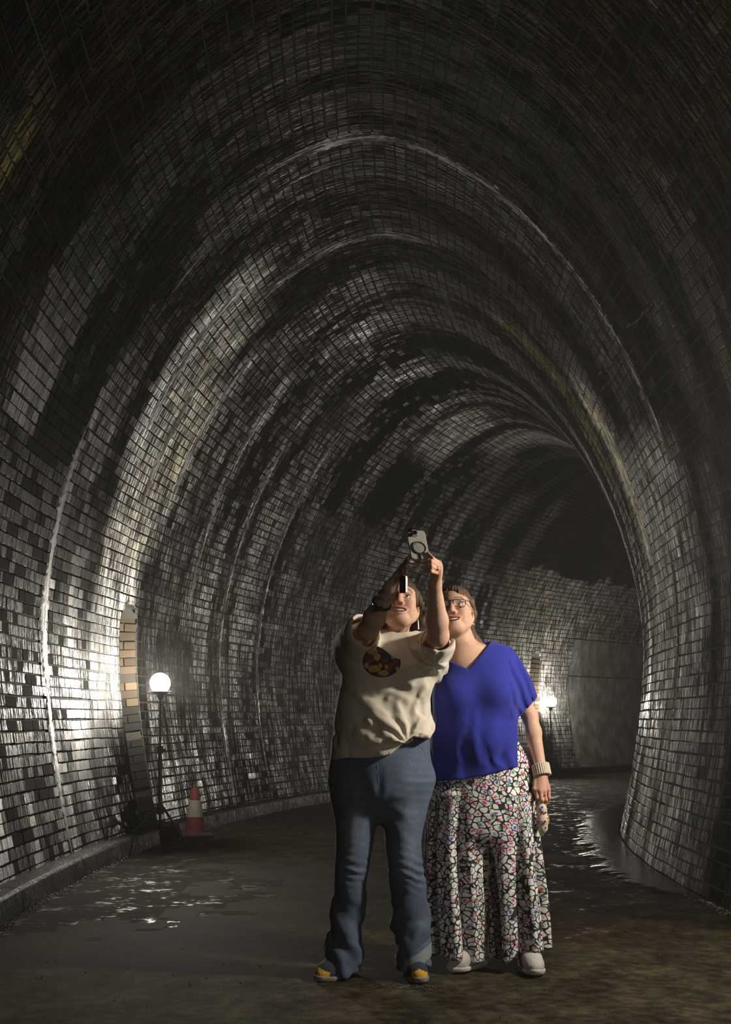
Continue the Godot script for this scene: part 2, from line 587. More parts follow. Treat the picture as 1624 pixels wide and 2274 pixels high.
func lay_bricks(shells: Dictionary, v1: float, v2: float):
	var rows := int(round(arc / COURSE))
	var pitch := arc / rows
	var cam := Vector3(0, EYE, 0)
	var found := {"wall_left": [], "ceiling": [], "wall_right": []}
	var r := RandomNumberGenerator.new()
	r.seed = 21
	for j in rows:
		var va := j * pitch
		var vm := va + pitch / 2
		var part := "wall_left" if vm < v1 else "ceiling" if vm < v2 else "wall_right"
		var left := vm < arc / 2
		var most := 33.0 if left else 14.5 if vm > v2 else 30.0
		if part == "ceiling" and not left: most = lerpf(30.0, 15.0, (vm - arc / 2) / (v2 - arc / 2))
		var mid := section(vm)
		var out2 := section_out(vm)
		var stretcher := j % 4 == 0
		var s := 3.2 + r.randf() * 0.1
		while s < most:
			var len_ := 0.112
			if (stretcher and r.randf() < 0.85) or r.randf() < 0.06: len_ = 0.228
			if left:
				for nn in NICHES:      # bricks stop at the edges of a refuge
					var half: float = (nn[1] - nn[0]) / 2
					var over: float = (mid.y - (nn[2] - 0.22)) / 0.22
					if over >= 1.0: continue
					if over > 0.0: half *= sqrt(1.0 - over * over)
					var c: float = (nn[0] + nn[1]) / 2
					if s < c - half and s + len_ > c - half - 0.03: len_ = c - half - s
					elif s >= c - half - 0.004 and s < c + half: s = c + half
			if len_ < 0.025:
				s += maxf(len_, 0.003)
				continue
			var sm := s + len_ / 2
			if not in_niche(sm, mid.y, left) and not (left and sm > 25.35 and mid.y < 2.62):
				var p := wall_at(sm, vm)
				var to := p - cam
				var size := 0.0
				if to.z < -1.0:
					var x := to.x / -to.z * F + CX
					var y := CY - to.y / -to.z * F
					if x > -10 and x < 1634 and y > -10 and y < 2284:
						size = absf((wall_at(s, va) - wall_at(s + len_, va)).cross(wall_at(s, va) - wall_at(s, va + pitch)).dot(to.normalized())) / to.length_squared()
				if size > 0.0 or (to.z < -1.2 and absf(to.x / to.z) < 1.0 and to.y / -to.z < 1.3):
					found[part].append([size, s, len_, va, pitch, vm])
			s += len_ + 0.0022
	var mats := []
	for k in 7: mats.append(M["brick_%d" % k])
	for part in found:
		var list: Array = found[part]
		var best := list.duplicate()
		best.sort_custom(func(a, b): return a[0] > b[0])
		var alone := {}
		for k in mini(300, best.size()): alone[best[k]] = true
		var gs := []
		for k in 7: gs.append(Geo.new())
		for b in list:
			var one := alone.has(b)
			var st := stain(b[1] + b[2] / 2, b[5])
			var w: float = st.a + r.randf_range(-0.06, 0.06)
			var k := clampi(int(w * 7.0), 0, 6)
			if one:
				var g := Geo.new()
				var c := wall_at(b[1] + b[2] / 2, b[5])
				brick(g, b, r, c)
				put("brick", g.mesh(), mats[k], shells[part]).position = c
			else:
				brick(gs[k], b, r, Vector3.ZERO)
		var mesh := ArrayMesh.new()
		for k in 7:
			if gs[k].i.size():
				mesh.add_surface_from_arrays(Mesh.PRIMITIVE_TRIANGLES, gs[k].arrays())
				mesh.surface_set_material(mesh.get_surface_count() - 1, mats[k])
		tag(put("brickwork", mesh, null, shells[part]), "", "", "", "stuff")

func brick(g: Geo, b: Array, r: RandomNumberGenerator, origin: Vector3):
	var s0: float = b[1]
	var s1: float = b[1] + b[2]
	var gap := 0.0058
	var wob := 0.006 * noise_b.get_noise_2d(s0 * 1.3, b[3] * 7.0)
	var va: float = b[3] + gap + wob
	var vb: float = b[3] + b[4] - gap + wob
	var proud := r.randf_range(-0.002, 0.002)
	var tint := r.randf_range(0.88, 1.1)
	if r.randf() < 0.05: tint *= 0.7
	elif r.randf() < 0.04: tint *= 1.5
	var warm := r.randf_range(-0.06, 0.06)
	var o := section_out(b[5])
	var nrm := at(s0, 1, 0) - at(s0, 0, 0)
	var into := -(nrm * o.x + Vector3.UP * o.y)            # towards the room
	var along := (at(s1, 0, 0) - at(s0, 0, 0)).normalized()
	var upw := along.cross(into).normalized()
	if upw.dot(wall_at(s0, vb) - wall_at(s0, va)) < 0: upw = -upw
	var ch := 0.003
	var first := g.v.size()
	for q in 4:
		var ss := s0 if q == 0 or q == 3 else s1
		var vv := va if q < 2 else vb
		var e1 := along * (-1.0 if q == 0 or q == 3 else 1.0)
		var e2 := upw * (-1.0 if q < 2 else 1.0)
		var st := stain(ss, vv)
		var col := Color(st.r * tint * (1 + warm), st.g * tint, st.b * tint * (1 - warm))
		var uv := Vector2(ss / 3.1, vv / 4.6)
		var p := wall_at(ss, vv) - origin
		var lift := proud + r.randf_range(-0.0007, 0.0007)
		g.add(p + into * lift - (e1 * 0.4 + e2) * ch, into, col, uv)
		g.add(p + into * (lift - ch), (into + e1 + e2).normalized(), col, uv)
		g.add(p - into * 0.016, (e1 + e2).normalized(), col, uv)
	# corners run s0va, s1va, s1vb, s0vb
	var flip := (g.v[first + 6] - g.v[first]).cross(g.v[first + 3] - g.v[first]).dot(into) < 0
	for q in 4:
		var a := first + q * 3
		var c := first + ((q + 1) % 4) * 3
		for k in 2:
			if flip: g.quad(a + k, c + k, c + k + 1, a + k + 1)
			else: g.quad(a + k, a + k + 1, c + k + 1, c + k)
	if flip: g.quad(first, first + 9, first + 6, first + 3)
	else: g.quad(first, first + 3, first + 6, first + 9)

# a refuge cut into the left wall: two jambs of brown brick, a back and an arched head
func niche(a: Array, wall: Node3D):
	var g := Geo.new()
	var deep := 0.36
	var mid: float = (a[0] + a[1]) / 2
	var half: float = (a[1] - a[0]) / 2
	var rise := 0.22
	var prof := []
	for k in 20: prof.append([a[0], (a[2] - rise) * k / 19.0])
	for k in range(1, 12):
		var t := PI * k / 12.0
		prof.append([mid - half * cos(t), a[2] - rise + rise * sin(t)])
	for k in 20: prof.append([a[1], (a[2] - rise) * (19 - k) / 19.0])
	for k in prof.size() - 1:
		var p: Array = prof[k]
		var q: Array = prof[k + 1]
		var c0 := wall_at(p[0], v_of(p[1]), -0.004)
		var c1 := wall_at(q[0], v_of(q[1]), -0.004)
		var d0 := wall_at(p[0], v_of(p[1]), deep)
		var d1 := wall_at(q[0], v_of(q[1]), deep)
		var nn := (d0 - c0).cross(c1 - c0).normalized()
		var i0 := g.add(c0, nn); g.add(c1, nn); g.add(d1, nn); g.add(d0, nn)
		g.quad(i0, i0 + 1, i0 + 2, i0 + 3)
	var c := g.add(wall_at(mid, v_of(0.9), deep - 0.001), at(mid, 1, 0) - at(mid, 0, 0))
	for p in prof: g.add(wall_at(p[0], v_of(p[1]), deep - 0.001), at(mid, 1, 0) - at(mid, 0, 0))
	for k in prof.size() - 1: g.i.append_array([c, c + 1 + k, c + 2 + k])
	# the spandrels between the arch and the square hole in the shell
	for side in 2:
		for k in 6:
			var p: Array = prof[19 + k] if side == 0 else prof[31 - k]
			var q: Array = prof[20 + k] if side == 0 else prof[30 - k]
			var nn := at(mid, 1, 0) - at(mid, 0, 0)
			var i0 := g.add(wall_at(p[0], v_of(p[1]), 0.01), nn); g.add(wall_at(q[0], v_of(q[1]), 0.01), nn)
			g.add(wall_at(q[0], v_of(a[2]) + 0.01, 0.01), nn); g.add(wall_at(p[0], v_of(a[2]) + 0.01, 0.01), nn)
			if side == 0: g.quad(i0, i0 + 1, i0 + 2, i0 + 3)
			else: g.quad(i0, i0 + 3, i0 + 2, i0 + 1)
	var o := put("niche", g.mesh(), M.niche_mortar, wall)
	# jamb bricks: both faces of the opening, course by course
	var r := RandomNumberGenerator.new()
	r.seed = 5
	var h := 0.06
	while h < a[2] - rise * 0.6:
		for side in 2:
			var n := 2 if int(h / 0.086) % 2 == 0 else 3
			for k in n:
				var w := deep / n
				var s: float = a[0] if side == 0 else a[1]
				var face := (at(s + 0.1, 0, 0) - at(s, 0, 0)).normalized() * (1.0 if side == 0 else -1.0)
				var c0 := wall_at(s, v_of(h + 0.038), w * (k + 0.5)) + face * 0.006
				var b := Geo.new()
				var out := (wall_at(s, v_of(h), 1.0) - wall_at(s, v_of(h), 0.0)).normalized()
				var bs := Basis(out, face.cross(out).normalized(), face)
				var tone := r.randf_range(0.5, 1.1)
				if r.randf() < 0.2: tone *= 1.5
				if h < 1.25 + r.randf_range(-0.15, 0.15): tone *= 0.05      # shade inside the niche painted into the lower courses
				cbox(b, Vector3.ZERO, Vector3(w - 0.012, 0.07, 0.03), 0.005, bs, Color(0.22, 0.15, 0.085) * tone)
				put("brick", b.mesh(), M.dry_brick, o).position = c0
		h += 0.086

# smooth cement render over the far left wall, with a cold joint across it
const RUNS := [["wall_left", 9.22, 0.05, 3.3, 0.08, 0.10, 0.0, 4], ["ceiling", 10.50, 3.5, 5.0, 0.10, 0.50, 0.1, 5], ["ceiling", 11.74, 3.2, 4.7, 0.07, 0.42, 0.1, 5], ["ceiling", 11.05, 3.0, 4.5, 0.06, 0.42, 0.3, 4],
	["wall_left", 12.92, 2.2, 4.7, 0.06, 0.30, 0.1, 5], ["wall_left", 13.9, 0.3, 4.4, 0.06, 0.26, 0.0, 5], ["ceiling", 9.12, 5.2, 9.6, 0.075, 0.42, 0.1, 3], ["ceiling", 9.45, 4.3, 6.3, 0.05, 0.14, 0.3, 3],
	["wall_right", 9.9, 9.7, 12.2, 0.06, 0.16, 0.0, 5], ["wall_right", 11.0, 8.7, 10.0, 0.24, 1.2, 0.9, 1], ["wall_left", 15.0, 0.4, 4.8, 0.07, 0.24, 0.1, 4], ["ceiling", 10.95, 5.0, 6.6, 0.10, 0.22, 0.5, 2]]

# a run of lime that water has left down the lining: a thin ragged crust over the bricks
func lime_run(wall: Node3D, a: Array):
	var g := Geo.new()
	var pitch: float = arc / roundf(arc / COURSE)
	var n := int((a[3] - a[2]) / 0.02)
	for i in n + 1:
		var v := lerpf(a[2], a[3], float(i) / n)
		var end := smoothstep(0.0, 0.12, float(i) / n) * smoothstep(0.0, 0.12, 1.0 - float(i) / n)
		var mid: float = a[1] + 0.03 * noise_a.get_noise_1d(v * 0.5 + a[1] * 7.0) + 0.006 * noise_a.get_noise_1d(v * 6.0 + a[1] * 3.0)
		var wide: float = a[4] * (0.85 + 0.6 * noise_a.get_noise_1d(v * 1.2 + a[1] * 11.0) + 0.5 * noise_a.get_noise_1d(v * 16.0 + a[1])) * (0.25 + 0.75 * end)
		wide = maxf(wide, 0.008)
		var joint: float = absf(v / pitch - roundf(v / pitch)) * pitch
		var o := section_out(v)
		for j in 7:
			var f: float = (j - 3) / 3.0
			var s: float = mid + wide * f + 0.008 * noise_b.get_noise_2d(v * 20.0, j * 9.0 + a[1])
			var rise: float = 0.0065 * sqrt(maxf(0.0, 1.0 - f * f)) - 0.003 + 0.0015 * noise_b.get_noise_2d(s * 60.0, v * 9.0) - 0.003 * (1.0 - smoothstep(0.003, 0.008, joint))
			var tone: float = a[5] * (0.8 + 0.5 * noise_a.get_noise_2d(s * 9.0, v * 1.5))
			var nrm := at(s, 1, 0) - at(s, 0, 0)
			g.add(wall_at(s, v, -rise), -(nrm * o.x + Vector3.UP * o.y), Color(tone * (1 + 0.1 * a[6]), tone, tone * (1 - 0.3 * a[6])), Vector2(s / 3.1, v / 4.6))
	for i in n:
		for j in 6:
			var p := i * 7 + j
			g.quad(p, p + 1, p + 8, p + 7)
	g.smooth()
	var into := -(wall_at(a[1], a[2], 1.0) - wall_at(a[1], a[2], 0.0))
	if g.n[10].dot(into) < 0:
		for k in range(0, g.i.size(), 3):
			var t := g.i[k + 1]
			g.i[k + 1] = g.i[k + 2]
			g.i[k + 2] = t
		g.smooth()
	put("lime_run", g.mesh(), M["brick_%d" % a[7]], wall)

func render_panel(wall: Node3D):
	for part in 2:
		var g := Geo.new()
		var lo: float = v_of(0.0) if part == 0 else v_of(1.93)
		var hi: float = v_of(1.9) if part == 0 else v_of(2.64)
		var m := 18
		var n := 60
		for i in n + 1:
			for j in m + 1:
				var s := lerpf(25.35, 38.0, float(i) / n)
				var v := lerpf(lo, hi, float(j) / m)
				var o := section_out(v)
				var nrm := at(s, 1, 0) - at(s, 0, 0)
				g.add(wall_at(s, v, -0.012 + 0.004 * noise_b.get_noise_2d(s, v * 2)), -(nrm * o.x + Vector3.UP * o.y), Color.WHITE, Vector2(s / 5.0, v / 5.0))
		for i in n:
			for j in m:
				var p := i * (m + 1) + j
				g.quad(p, p + 1, p + m + 2, p + m + 1)
		# the edges turn back to the wall
		for i in n:
			for e in [[0, 1], [m, -1]]:
				var p: int = i * (m + 1) + e[0]
				var q := p + m + 1
				var back := wall_at(lerpf(25.35, 38.0, float(i) / n), lo if e[0] == 0 else hi, 0.012)
				var back2 := wall_at(lerpf(25.35, 38.0, float(i + 1) / n), lo if e[0] == 0 else hi, 0.012)
				var nn: Vector3 = Vector3.DOWN * e[1]
				var i0 := g.add(g.v[p], nn); g.add(g.v[q], nn); g.add(back2, nn); g.add(back, nn)
				g.quad(i0, i0 + 1, i0 + 2, i0 + 3)
		put("render_panel", g.mesh(), M.render_coat, wall)

# ---------- floor, ledge, wet gutter, grit ----------
func build_floor():
	var g := Geo.new()
	var ns := 640
	var nu := 64
	for i in ns + 1:
		var s := lerpf(S0, 40.0, float(i) / ns)
		for j in nu + 1:
			var u := lerpf(-SEC_B - 0.1, SEC_B + 0.1, float(j) / nu)
			var p := at(s, u, 0)
			p.y = 0.006 * noise_b.get_noise_2d(p.x * 0.9, p.z * 0.9) - 0.004
			var damp := smoothstep(5.6, 7.4, s + 0.9 * noise_a.get_noise_2d(p.x * 0.7, p.z * 0.7))  # front toned brighter to stand in for lamplight, the rest darker for damp
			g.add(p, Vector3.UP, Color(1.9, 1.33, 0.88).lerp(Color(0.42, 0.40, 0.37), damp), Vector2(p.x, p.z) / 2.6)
	var dry := PackedInt32Array()
	for i in ns:
		for j in nu:
			var p := i * (nu + 1) + j
			var s := lerpf(S0, 40.0, (i + 0.5) / ns)
			var u := lerpf(-SEC_B - 0.1, SEC_B + 0.1, (j + 0.5) / nu)
			var nz := noise_a.get_noise_2d(g.v[p].x * 1.6, g.v[p].z * 1.6)
			var wetness := maxf(maxf((-0.85 - u) * 1.2, 0.6 * (s - 12.0)) - maxf(0.0, 7.4 - s) * 1.5, u - 1.2) + 1.4 * nz
			if wetness < 0.1: dry.append_array([p, p + nu + 1, p + nu + 2, p, p + nu + 2, p + 1])
			else: g.quad(p, p + nu + 1, p + nu + 2, p + 1)
	var wet_part := g.i.duplicate()
	g.i.append_array(dry)
	g.smooth()
	g.i = wet_part
	var b := g.add(Vector3(-6, -0.3, 16), Vector3.DOWN); g.add(Vector3(30, -0.3, 16), Vector3.DOWN); g.add(Vector3(30, -0.3, -36), Vector3.DOWN); g.add(Vector3(-6, -0.3, -36), Vector3.DOWN)
	g.quad(b, b + 1, b + 2, b + 3)
	var fm := g.mesh()
	fm.surface_set_material(0, M.road)
	g.i = dry
	fm.add_surface_from_arrays(Mesh.PRIMITIVE_TRIANGLES, g.arrays())
	fm.surface_set_material(1, M.road_dry)
	tag(put("floor", fm, null), "damp brown concrete road through the tunnel", "", "", "structure")
	# the low concrete ledge along the foot of the left wall, cast in lengths
	var k := 0
	var ledge: Node3D = tag(Node3D.new(), "low wet concrete ledge along the foot of the left wall", "", "", "structure")
	ledge.name = "trim_1"
	add_child(ledge)
	var s0 := 3.0
	while s0 < 36.0:
		var s1 := s0 + 1.5
		var lg := Geo.new()
		var prof := [[-SEC_B - 0.05, 0.135], [-SEC_B + 0.09, 0.132], [-SEC_B + 0.115, 0.115], [-SEC_B + 0.135, -0.02]]
		for i in 13:
			var s := lerpf(s0, s1 - 0.012, i / 12.0)
			for j in 4:
				var p: Array = prof[j]
				var jit := 0.008 * noise_a.get_noise_2d(s * 2.0, j * 3.0)
				lg.add(at(s, p[0] + jit, p[1] + jit), Vector3.UP, Color.WHITE, Vector2(s / 1.3, j * 0.06 + s * 0.02))
		for i in 12:
			for j in 3:
				var p := i * 4 + j
				lg.quad(p, p + 4, p + 5, p + 1)
		lg.smooth()
		put("ledge_length", lg.mesh(), M.ledge_concrete, ledge)
		s0 = s1
		k += 1
	# wet gutter at the foot of the right wall: a ragged film of water
	var w := Geo.new()
	var n := 420
	for i in n + 1:
		var s := lerpf(7.6, 18.5, float(i) / n)
		var wide := 0.36 + 0.14 * noise_a.get_noise_1d(s * 1.1) + 0.12 * noise_a.get_noise_1d(s * 4.0 + 20) + 0.07 * noise_a.get_noise_1d(s * 17.0 + 50) + 0.12 * clampf((s - 13.0) / 3.0, 0, 1)
		wide *= smoothstep(7.6, 9.0, s) * (1.0 - smoothstep(16.5, 18.5, s))
		for j in 7:
			var u := lerpf(SEC_B - 0.02, SEC_B - wide - 0.03, j / 6.0)
			w.add(at(s, u, 0.007 - (0.012 if j == 6 else 0.0) + 0.001 * noise_a.get_noise_2d(s * 9, u * 9)), Vector3.UP, Color.WHITE, Vector2(s, u))
	for i in n:
		for j in 6:
			var p := i * 7 + j
			w.quad(p, p + 1, p + 8, p + 7)
	w.smooth()
	tag(put("puddle", w.mesh(), M.puddle), "dark film of water along the foot of the right wall", "puddle")
	# grit along the wall feet and crumbs of dirt on the road
	var gg := Geo.new()
	var r := RandomNumberGenerator.new()
	r.seed = 77
	for i in 1500:
		var s := 6.5 + 10.5 * pow(r.randf(), 1.3)
		var right := i % 3 != 0
		var u := SEC_B - 0.03 - 0.09 * r.randf() * r.randf() if right else -SEC_B + 0.14 + 0.10 * r.randf() * r.randf()
		clod(gg, at(s, u, 0.004), r.randf_range(0.003, 0.010), r)
	tag(put("wall_foot_grit", gg.mesh(), M.grit), "wet grit and fine rubble lying along the wall feet", "grit", "", "stuff")
	var dd := Geo.new()
	for i in 320:
		var p := px(905 + r.randfn(0, 60), 2186 + r.randfn(0, 4), 5.25)
		p.y = 0.0
		p.z += r.randfn(0, 0.03)
		clod(dd, p, r.randf_range(0.0015, 0.006), r)
	for i in 110:
		var p := Vector3(r.randf_range(-1.5, 1.7), 0.0, -r.randf_range(4.5, 6.2))
		clod(dd, p, r.randf_range(0.002, 0.007), r)
	tag(put("dirt_crumbs", dd.mesh(), M.grit), "dark crumbs of dirt scattered on the road before the women", "dirt", "", "stuff")

func clod(g: Geo, p: Vector3, size: float, r: RandomNumberGenerator):
	var first := g.v.size()
	for q in 6:
		var d: Vector3 = [Vector3.RIGHT, Vector3.LEFT, Vector3.UP, Vector3.DOWN, Vector3.BACK, Vector3.FORWARD][q]
		g.add(p + d * size * r.randf_range(0.6, 1.2) * (0.6 if q == 2 or q == 3 else 1.0), d)
	for x in [0, 1]:
		for y in [2, 3]:
			for z in [4, 5]:
				if (x + y + z) % 2 == 0: g.i.append_array([first + x, first + z, first + y])
				else: g.i.append_array([first + x, first + y, first + z])

# ---------- work lights, cone, hooks ----------
func work_light(called: String, s: float, u: float, foot: float, h: float, power: float, rad: float, label: String, dish := true):
	var p := at(s, u, foot)
	var t := thing(called, p, label, "work light")
	var top := h - foot
	var g := Geo.new()
	tube(g, [Vector3(0, 0.16, 0), Vector3(0, top * 0.55, 0)], 0.017, 12)
	tube(g, [Vector3(0, top * 0.5, 0), Vector3(0, top - rad - 0.02, 0)], 0.012, 12)
	put("pole", g.mesh(), M.black_steel, t)
	g = Geo.new()
	lathe(g, [Vector2(0.0, -0.035), Vector2(0.022, -0.035), Vector2(0.026, -0.028), Vector2(0.026, 0.028), Vector2(0.022, 0.035), Vector2(0.0, 0.035)], 16, Vector3(0, top * 0.55, 0))
	tube(g, [Vector3(0.02, top * 0.55, 0), Vector3(0.05, top * 0.55, 0)], 0.008, 8)
	put("collar", g.mesh(), M.black_rubber, t)
	g = Geo.new()
	lathe(g, [Vector2(0.0, 0.15), Vector2(0.028, 0.15), Vector2(0.032, 0.16), Vector2(0.032, 0.22), Vector2(0.02, 0.24), Vector2(0.0, 0.24)], 16)
	put("leg_hub", g.mesh(), M.black_rubber, t)
	for k in 3:
		var a := TAU * k / 3.0 + 0.35
		var d := Vector3(cos(a), 0, sin(a))
		var low := -foot + 0.012 if d.x > 0 else 0.012
		g = Geo.new()
		tube(g, [d * 0.03 + Vector3(0, 0.21, 0), d * 0.26 + Vector3(0, low, 0)], 0.011, 8)
		tube(g, [Vector3(0, 0.09, 0), d * 0.15 + Vector3(0, lerpf(0.21, low, 0.5), 0)], 0.006, 6)
		var leg := put("leg", g.mesh(), M.black_steel, t)
		g = Geo.new()
		tube(g, [d * 0.245 + Vector3(0, low + 0.012, 0), d * 0.275 + Vector3(0, low - 0.006, 0)], 0.016, 8)
		put("rubber_foot", g.mesh(), M.black_rubber, leg)
	# head: socket, round glowing diffuser, a dish below added to block light to the floor
	g = Geo.new()
	lathe(g, [Vector2(0.0, top - rad - 0.05), Vector2(0.02, top - rad - 0.05), Vector2(0.045, top - rad * 0.86), Vector2(0.04, top - rad * 0.8), Vector2(0.0, top - rad * 0.8)], 20)
	put("socket", g.mesh(), M.black_rubber, t)
	g = Geo.new()
	lathe(g, [Vector2(rad * 0.4, top - rad * 0.98), Vector2(rad * 1.1, top - rad * 0.84), Vector2(rad * 1.14, top - rad * 0.8), Vector2(rad * 1.08, top - rad * 0.78), Vector2(rad * 0.4, top - rad * 0.90)], 28)
	if dish: put("dish", g.mesh(), M.black_steel, t)
	g = Geo.new()
	var prof := []
	for k in 13:
		var a := -PI / 2 + PI * k / 12.0
		prof.append(Vector2(rad * cos(a), top + rad * sin(a)))
	lathe(g, prof, 28)
	var em := StandardMaterial3D.new()
	em.albedo_color = Color(1, 1, 1)
	em.emission_enabled = true
	em.emission = Color(1.0, 0.98, 0.95)
	em.emission_energy_multiplier = 3.0
	put("lamp_globe", g.mesh(), em, t)
	var l := OmniLight3D.new()
	l.name = "lamp_light"
	l.position = Vector3(0, top, 0)
	l.light_energy = power
	l.light_color = Color(1.0, 0.965, 0.9)
	l.light_size = rad * 0.9
	l.omni_range = 60.0
	l.omni_attenuation = 2.0
	l.shadow_enabled = true
	t.add_child(l)

func build_small_things():
	cone()
	for a in [[1371, 803, 0.05, "iron cable hook beside the pale plaster streak on the right wall"], [1437, 700, 0.055, "iron cable hook higher up the dark right side of the vault"], [1352, 852, 0.035, "small iron hook just below the other two on the right"]]:
		hook(a)
	bracket()

func cone():
	var p := px(433, 1857, 11.95)
	p.y = 0.0
	var t := thing("traffic_cone", p, "red traffic cone with one white band beside the work light", "traffic cone")
	t.rotation.y = 0.3
	var red := mat("cone_red", lin(0.075, 0.0055, 0.0045), 0.8)
	var white := mat("cone_white", lin(0.14, 0.13, 0.105), 0.7)
	var g := Geo.new()
	cbox(g, Vector3(0, 0.016, 0), Vector3(0.31, 0.032, 0.31), 0.01)
	put("base", g.mesh(), M.black_rubber, t)
	g = Geo.new()
	lathe(g, [Vector2(0.105, 0.03), Vector2(0.096, 0.045), Vector2(0.0745, 0.18), Vector2(0.0502, 0.335), Vector2(0.034, 0.44), Vector2(0.028, 0.446), Vector2(0.022, 0.442), Vector2(0.02, 0.40)], 28)
	put("body", g.mesh(), red, t)
	g = Geo.new()
	lathe(g, [Vector2(0.0744, 0.18), Vector2(0.0757, 0.181), Vector2(0.0514, 0.334), Vector2(0.0500, 0.335)], 28)
	put("reflective_band", g.mesh(), white, t)

func hook(a: Array):
	# found where the camera's line meets the lining, then built on that spot of the wall
	var d := (px(a[0], a[1], 1.0) - Vector3(0, EYE, 0))
	var q := Vector3.ZERO
	var sn := 0.0
	for k in range(500, 1800):
		q = Vector3(0, EYE, 0) + d * (k * 0.01)
		sn = nearest_s(q)
		var c := at(sn, 0, 0)
		var u := Vector2(q.x - c.x, q.z - c.z).dot(Vector2(cos(heading(sn)), sin(heading(sn))))
		var ve := v_of(clampf(q.y, 0, SEC_HC - 0.01), true)
		if u > section(ve).x: break
	var v := v_of(q.y, true)
	var o := section_out(v)
	var nrm := at(sn, 1, 0) - at(sn, 0, 0)
	var into := -(nrm * o.x + Vector3.UP * o.y)
	var t := thing("cable_hook", wall_at(sn, v), a[3], "hook")
	var g := Geo.new()
	var pts := []
	var al := (at(sn + 0.1, 0, 0) - at(sn, 0, 0)).normalized()
	for k in 14:
		var ang := -0.6 + 4.4 * k / 13.0
		pts.append(into * (0.03 + a[2] * (1 - cos(ang))) + al * a[2] * sin(ang) * 1.1 + Vector3.DOWN * (0.01 + 0.03 * sin(ang * 0.5)))
	pts.push_front(into * -0.01)
	tube(g, pts, 0.007, 8)
	put("bent_rod", g.mesh(), M.rust_iron, t)
	g = Geo.new()
	tube(g, [into * -0.01, into * 0.012], 0.022, 8)
	put("wall_plate", g.mesh(), M.rust_iron, t)

func nearest_s(q: Vector3) -> float:
	var best := 0
	var bd := INF
	for k in range(0, ax_x.size(), 2):
		var e := pow(ax_x[k] - q.x, 2) + pow(ax_d[k] + q.z, 2)
		if e < bd: bd = e; best = k
	return S0 + best * DS

func bracket():
	var sv := [16.5, 4.05]
	var v: float = sv[1]
	var o := section_out(v)
	var nrm := at(sv[0], 1, 0) - at(sv[0], 0, 0)
	var into := -(nrm * o.x + Vector3.UP * o.y)
	var al := (at(sv[0] + 0.1, 0, 0) - at(sv[0], 0, 0)).normalized()
	var t := thing("wall_bracket", wall_at(sv[0], v), "small iron bracket on the far left of the vault beside the phone", "bracket")
	var g := Geo.new()
	tube(g, [al * -0.07 + into * 0.03, al * 0.07 + into * 0.03], 0.009, 8)
	put("bar", g.mesh(), M.rust_iron, t)
	g = Geo.new()
	tube(g, [into * -0.02 - al * 0.05, into * 0.03 - al * 0.05, into * 0.05 - al * 0.05 + Vector3.DOWN * 0.05], 0.008, 8)
	put("arm", g.mesh(), M.rust_iron, t)

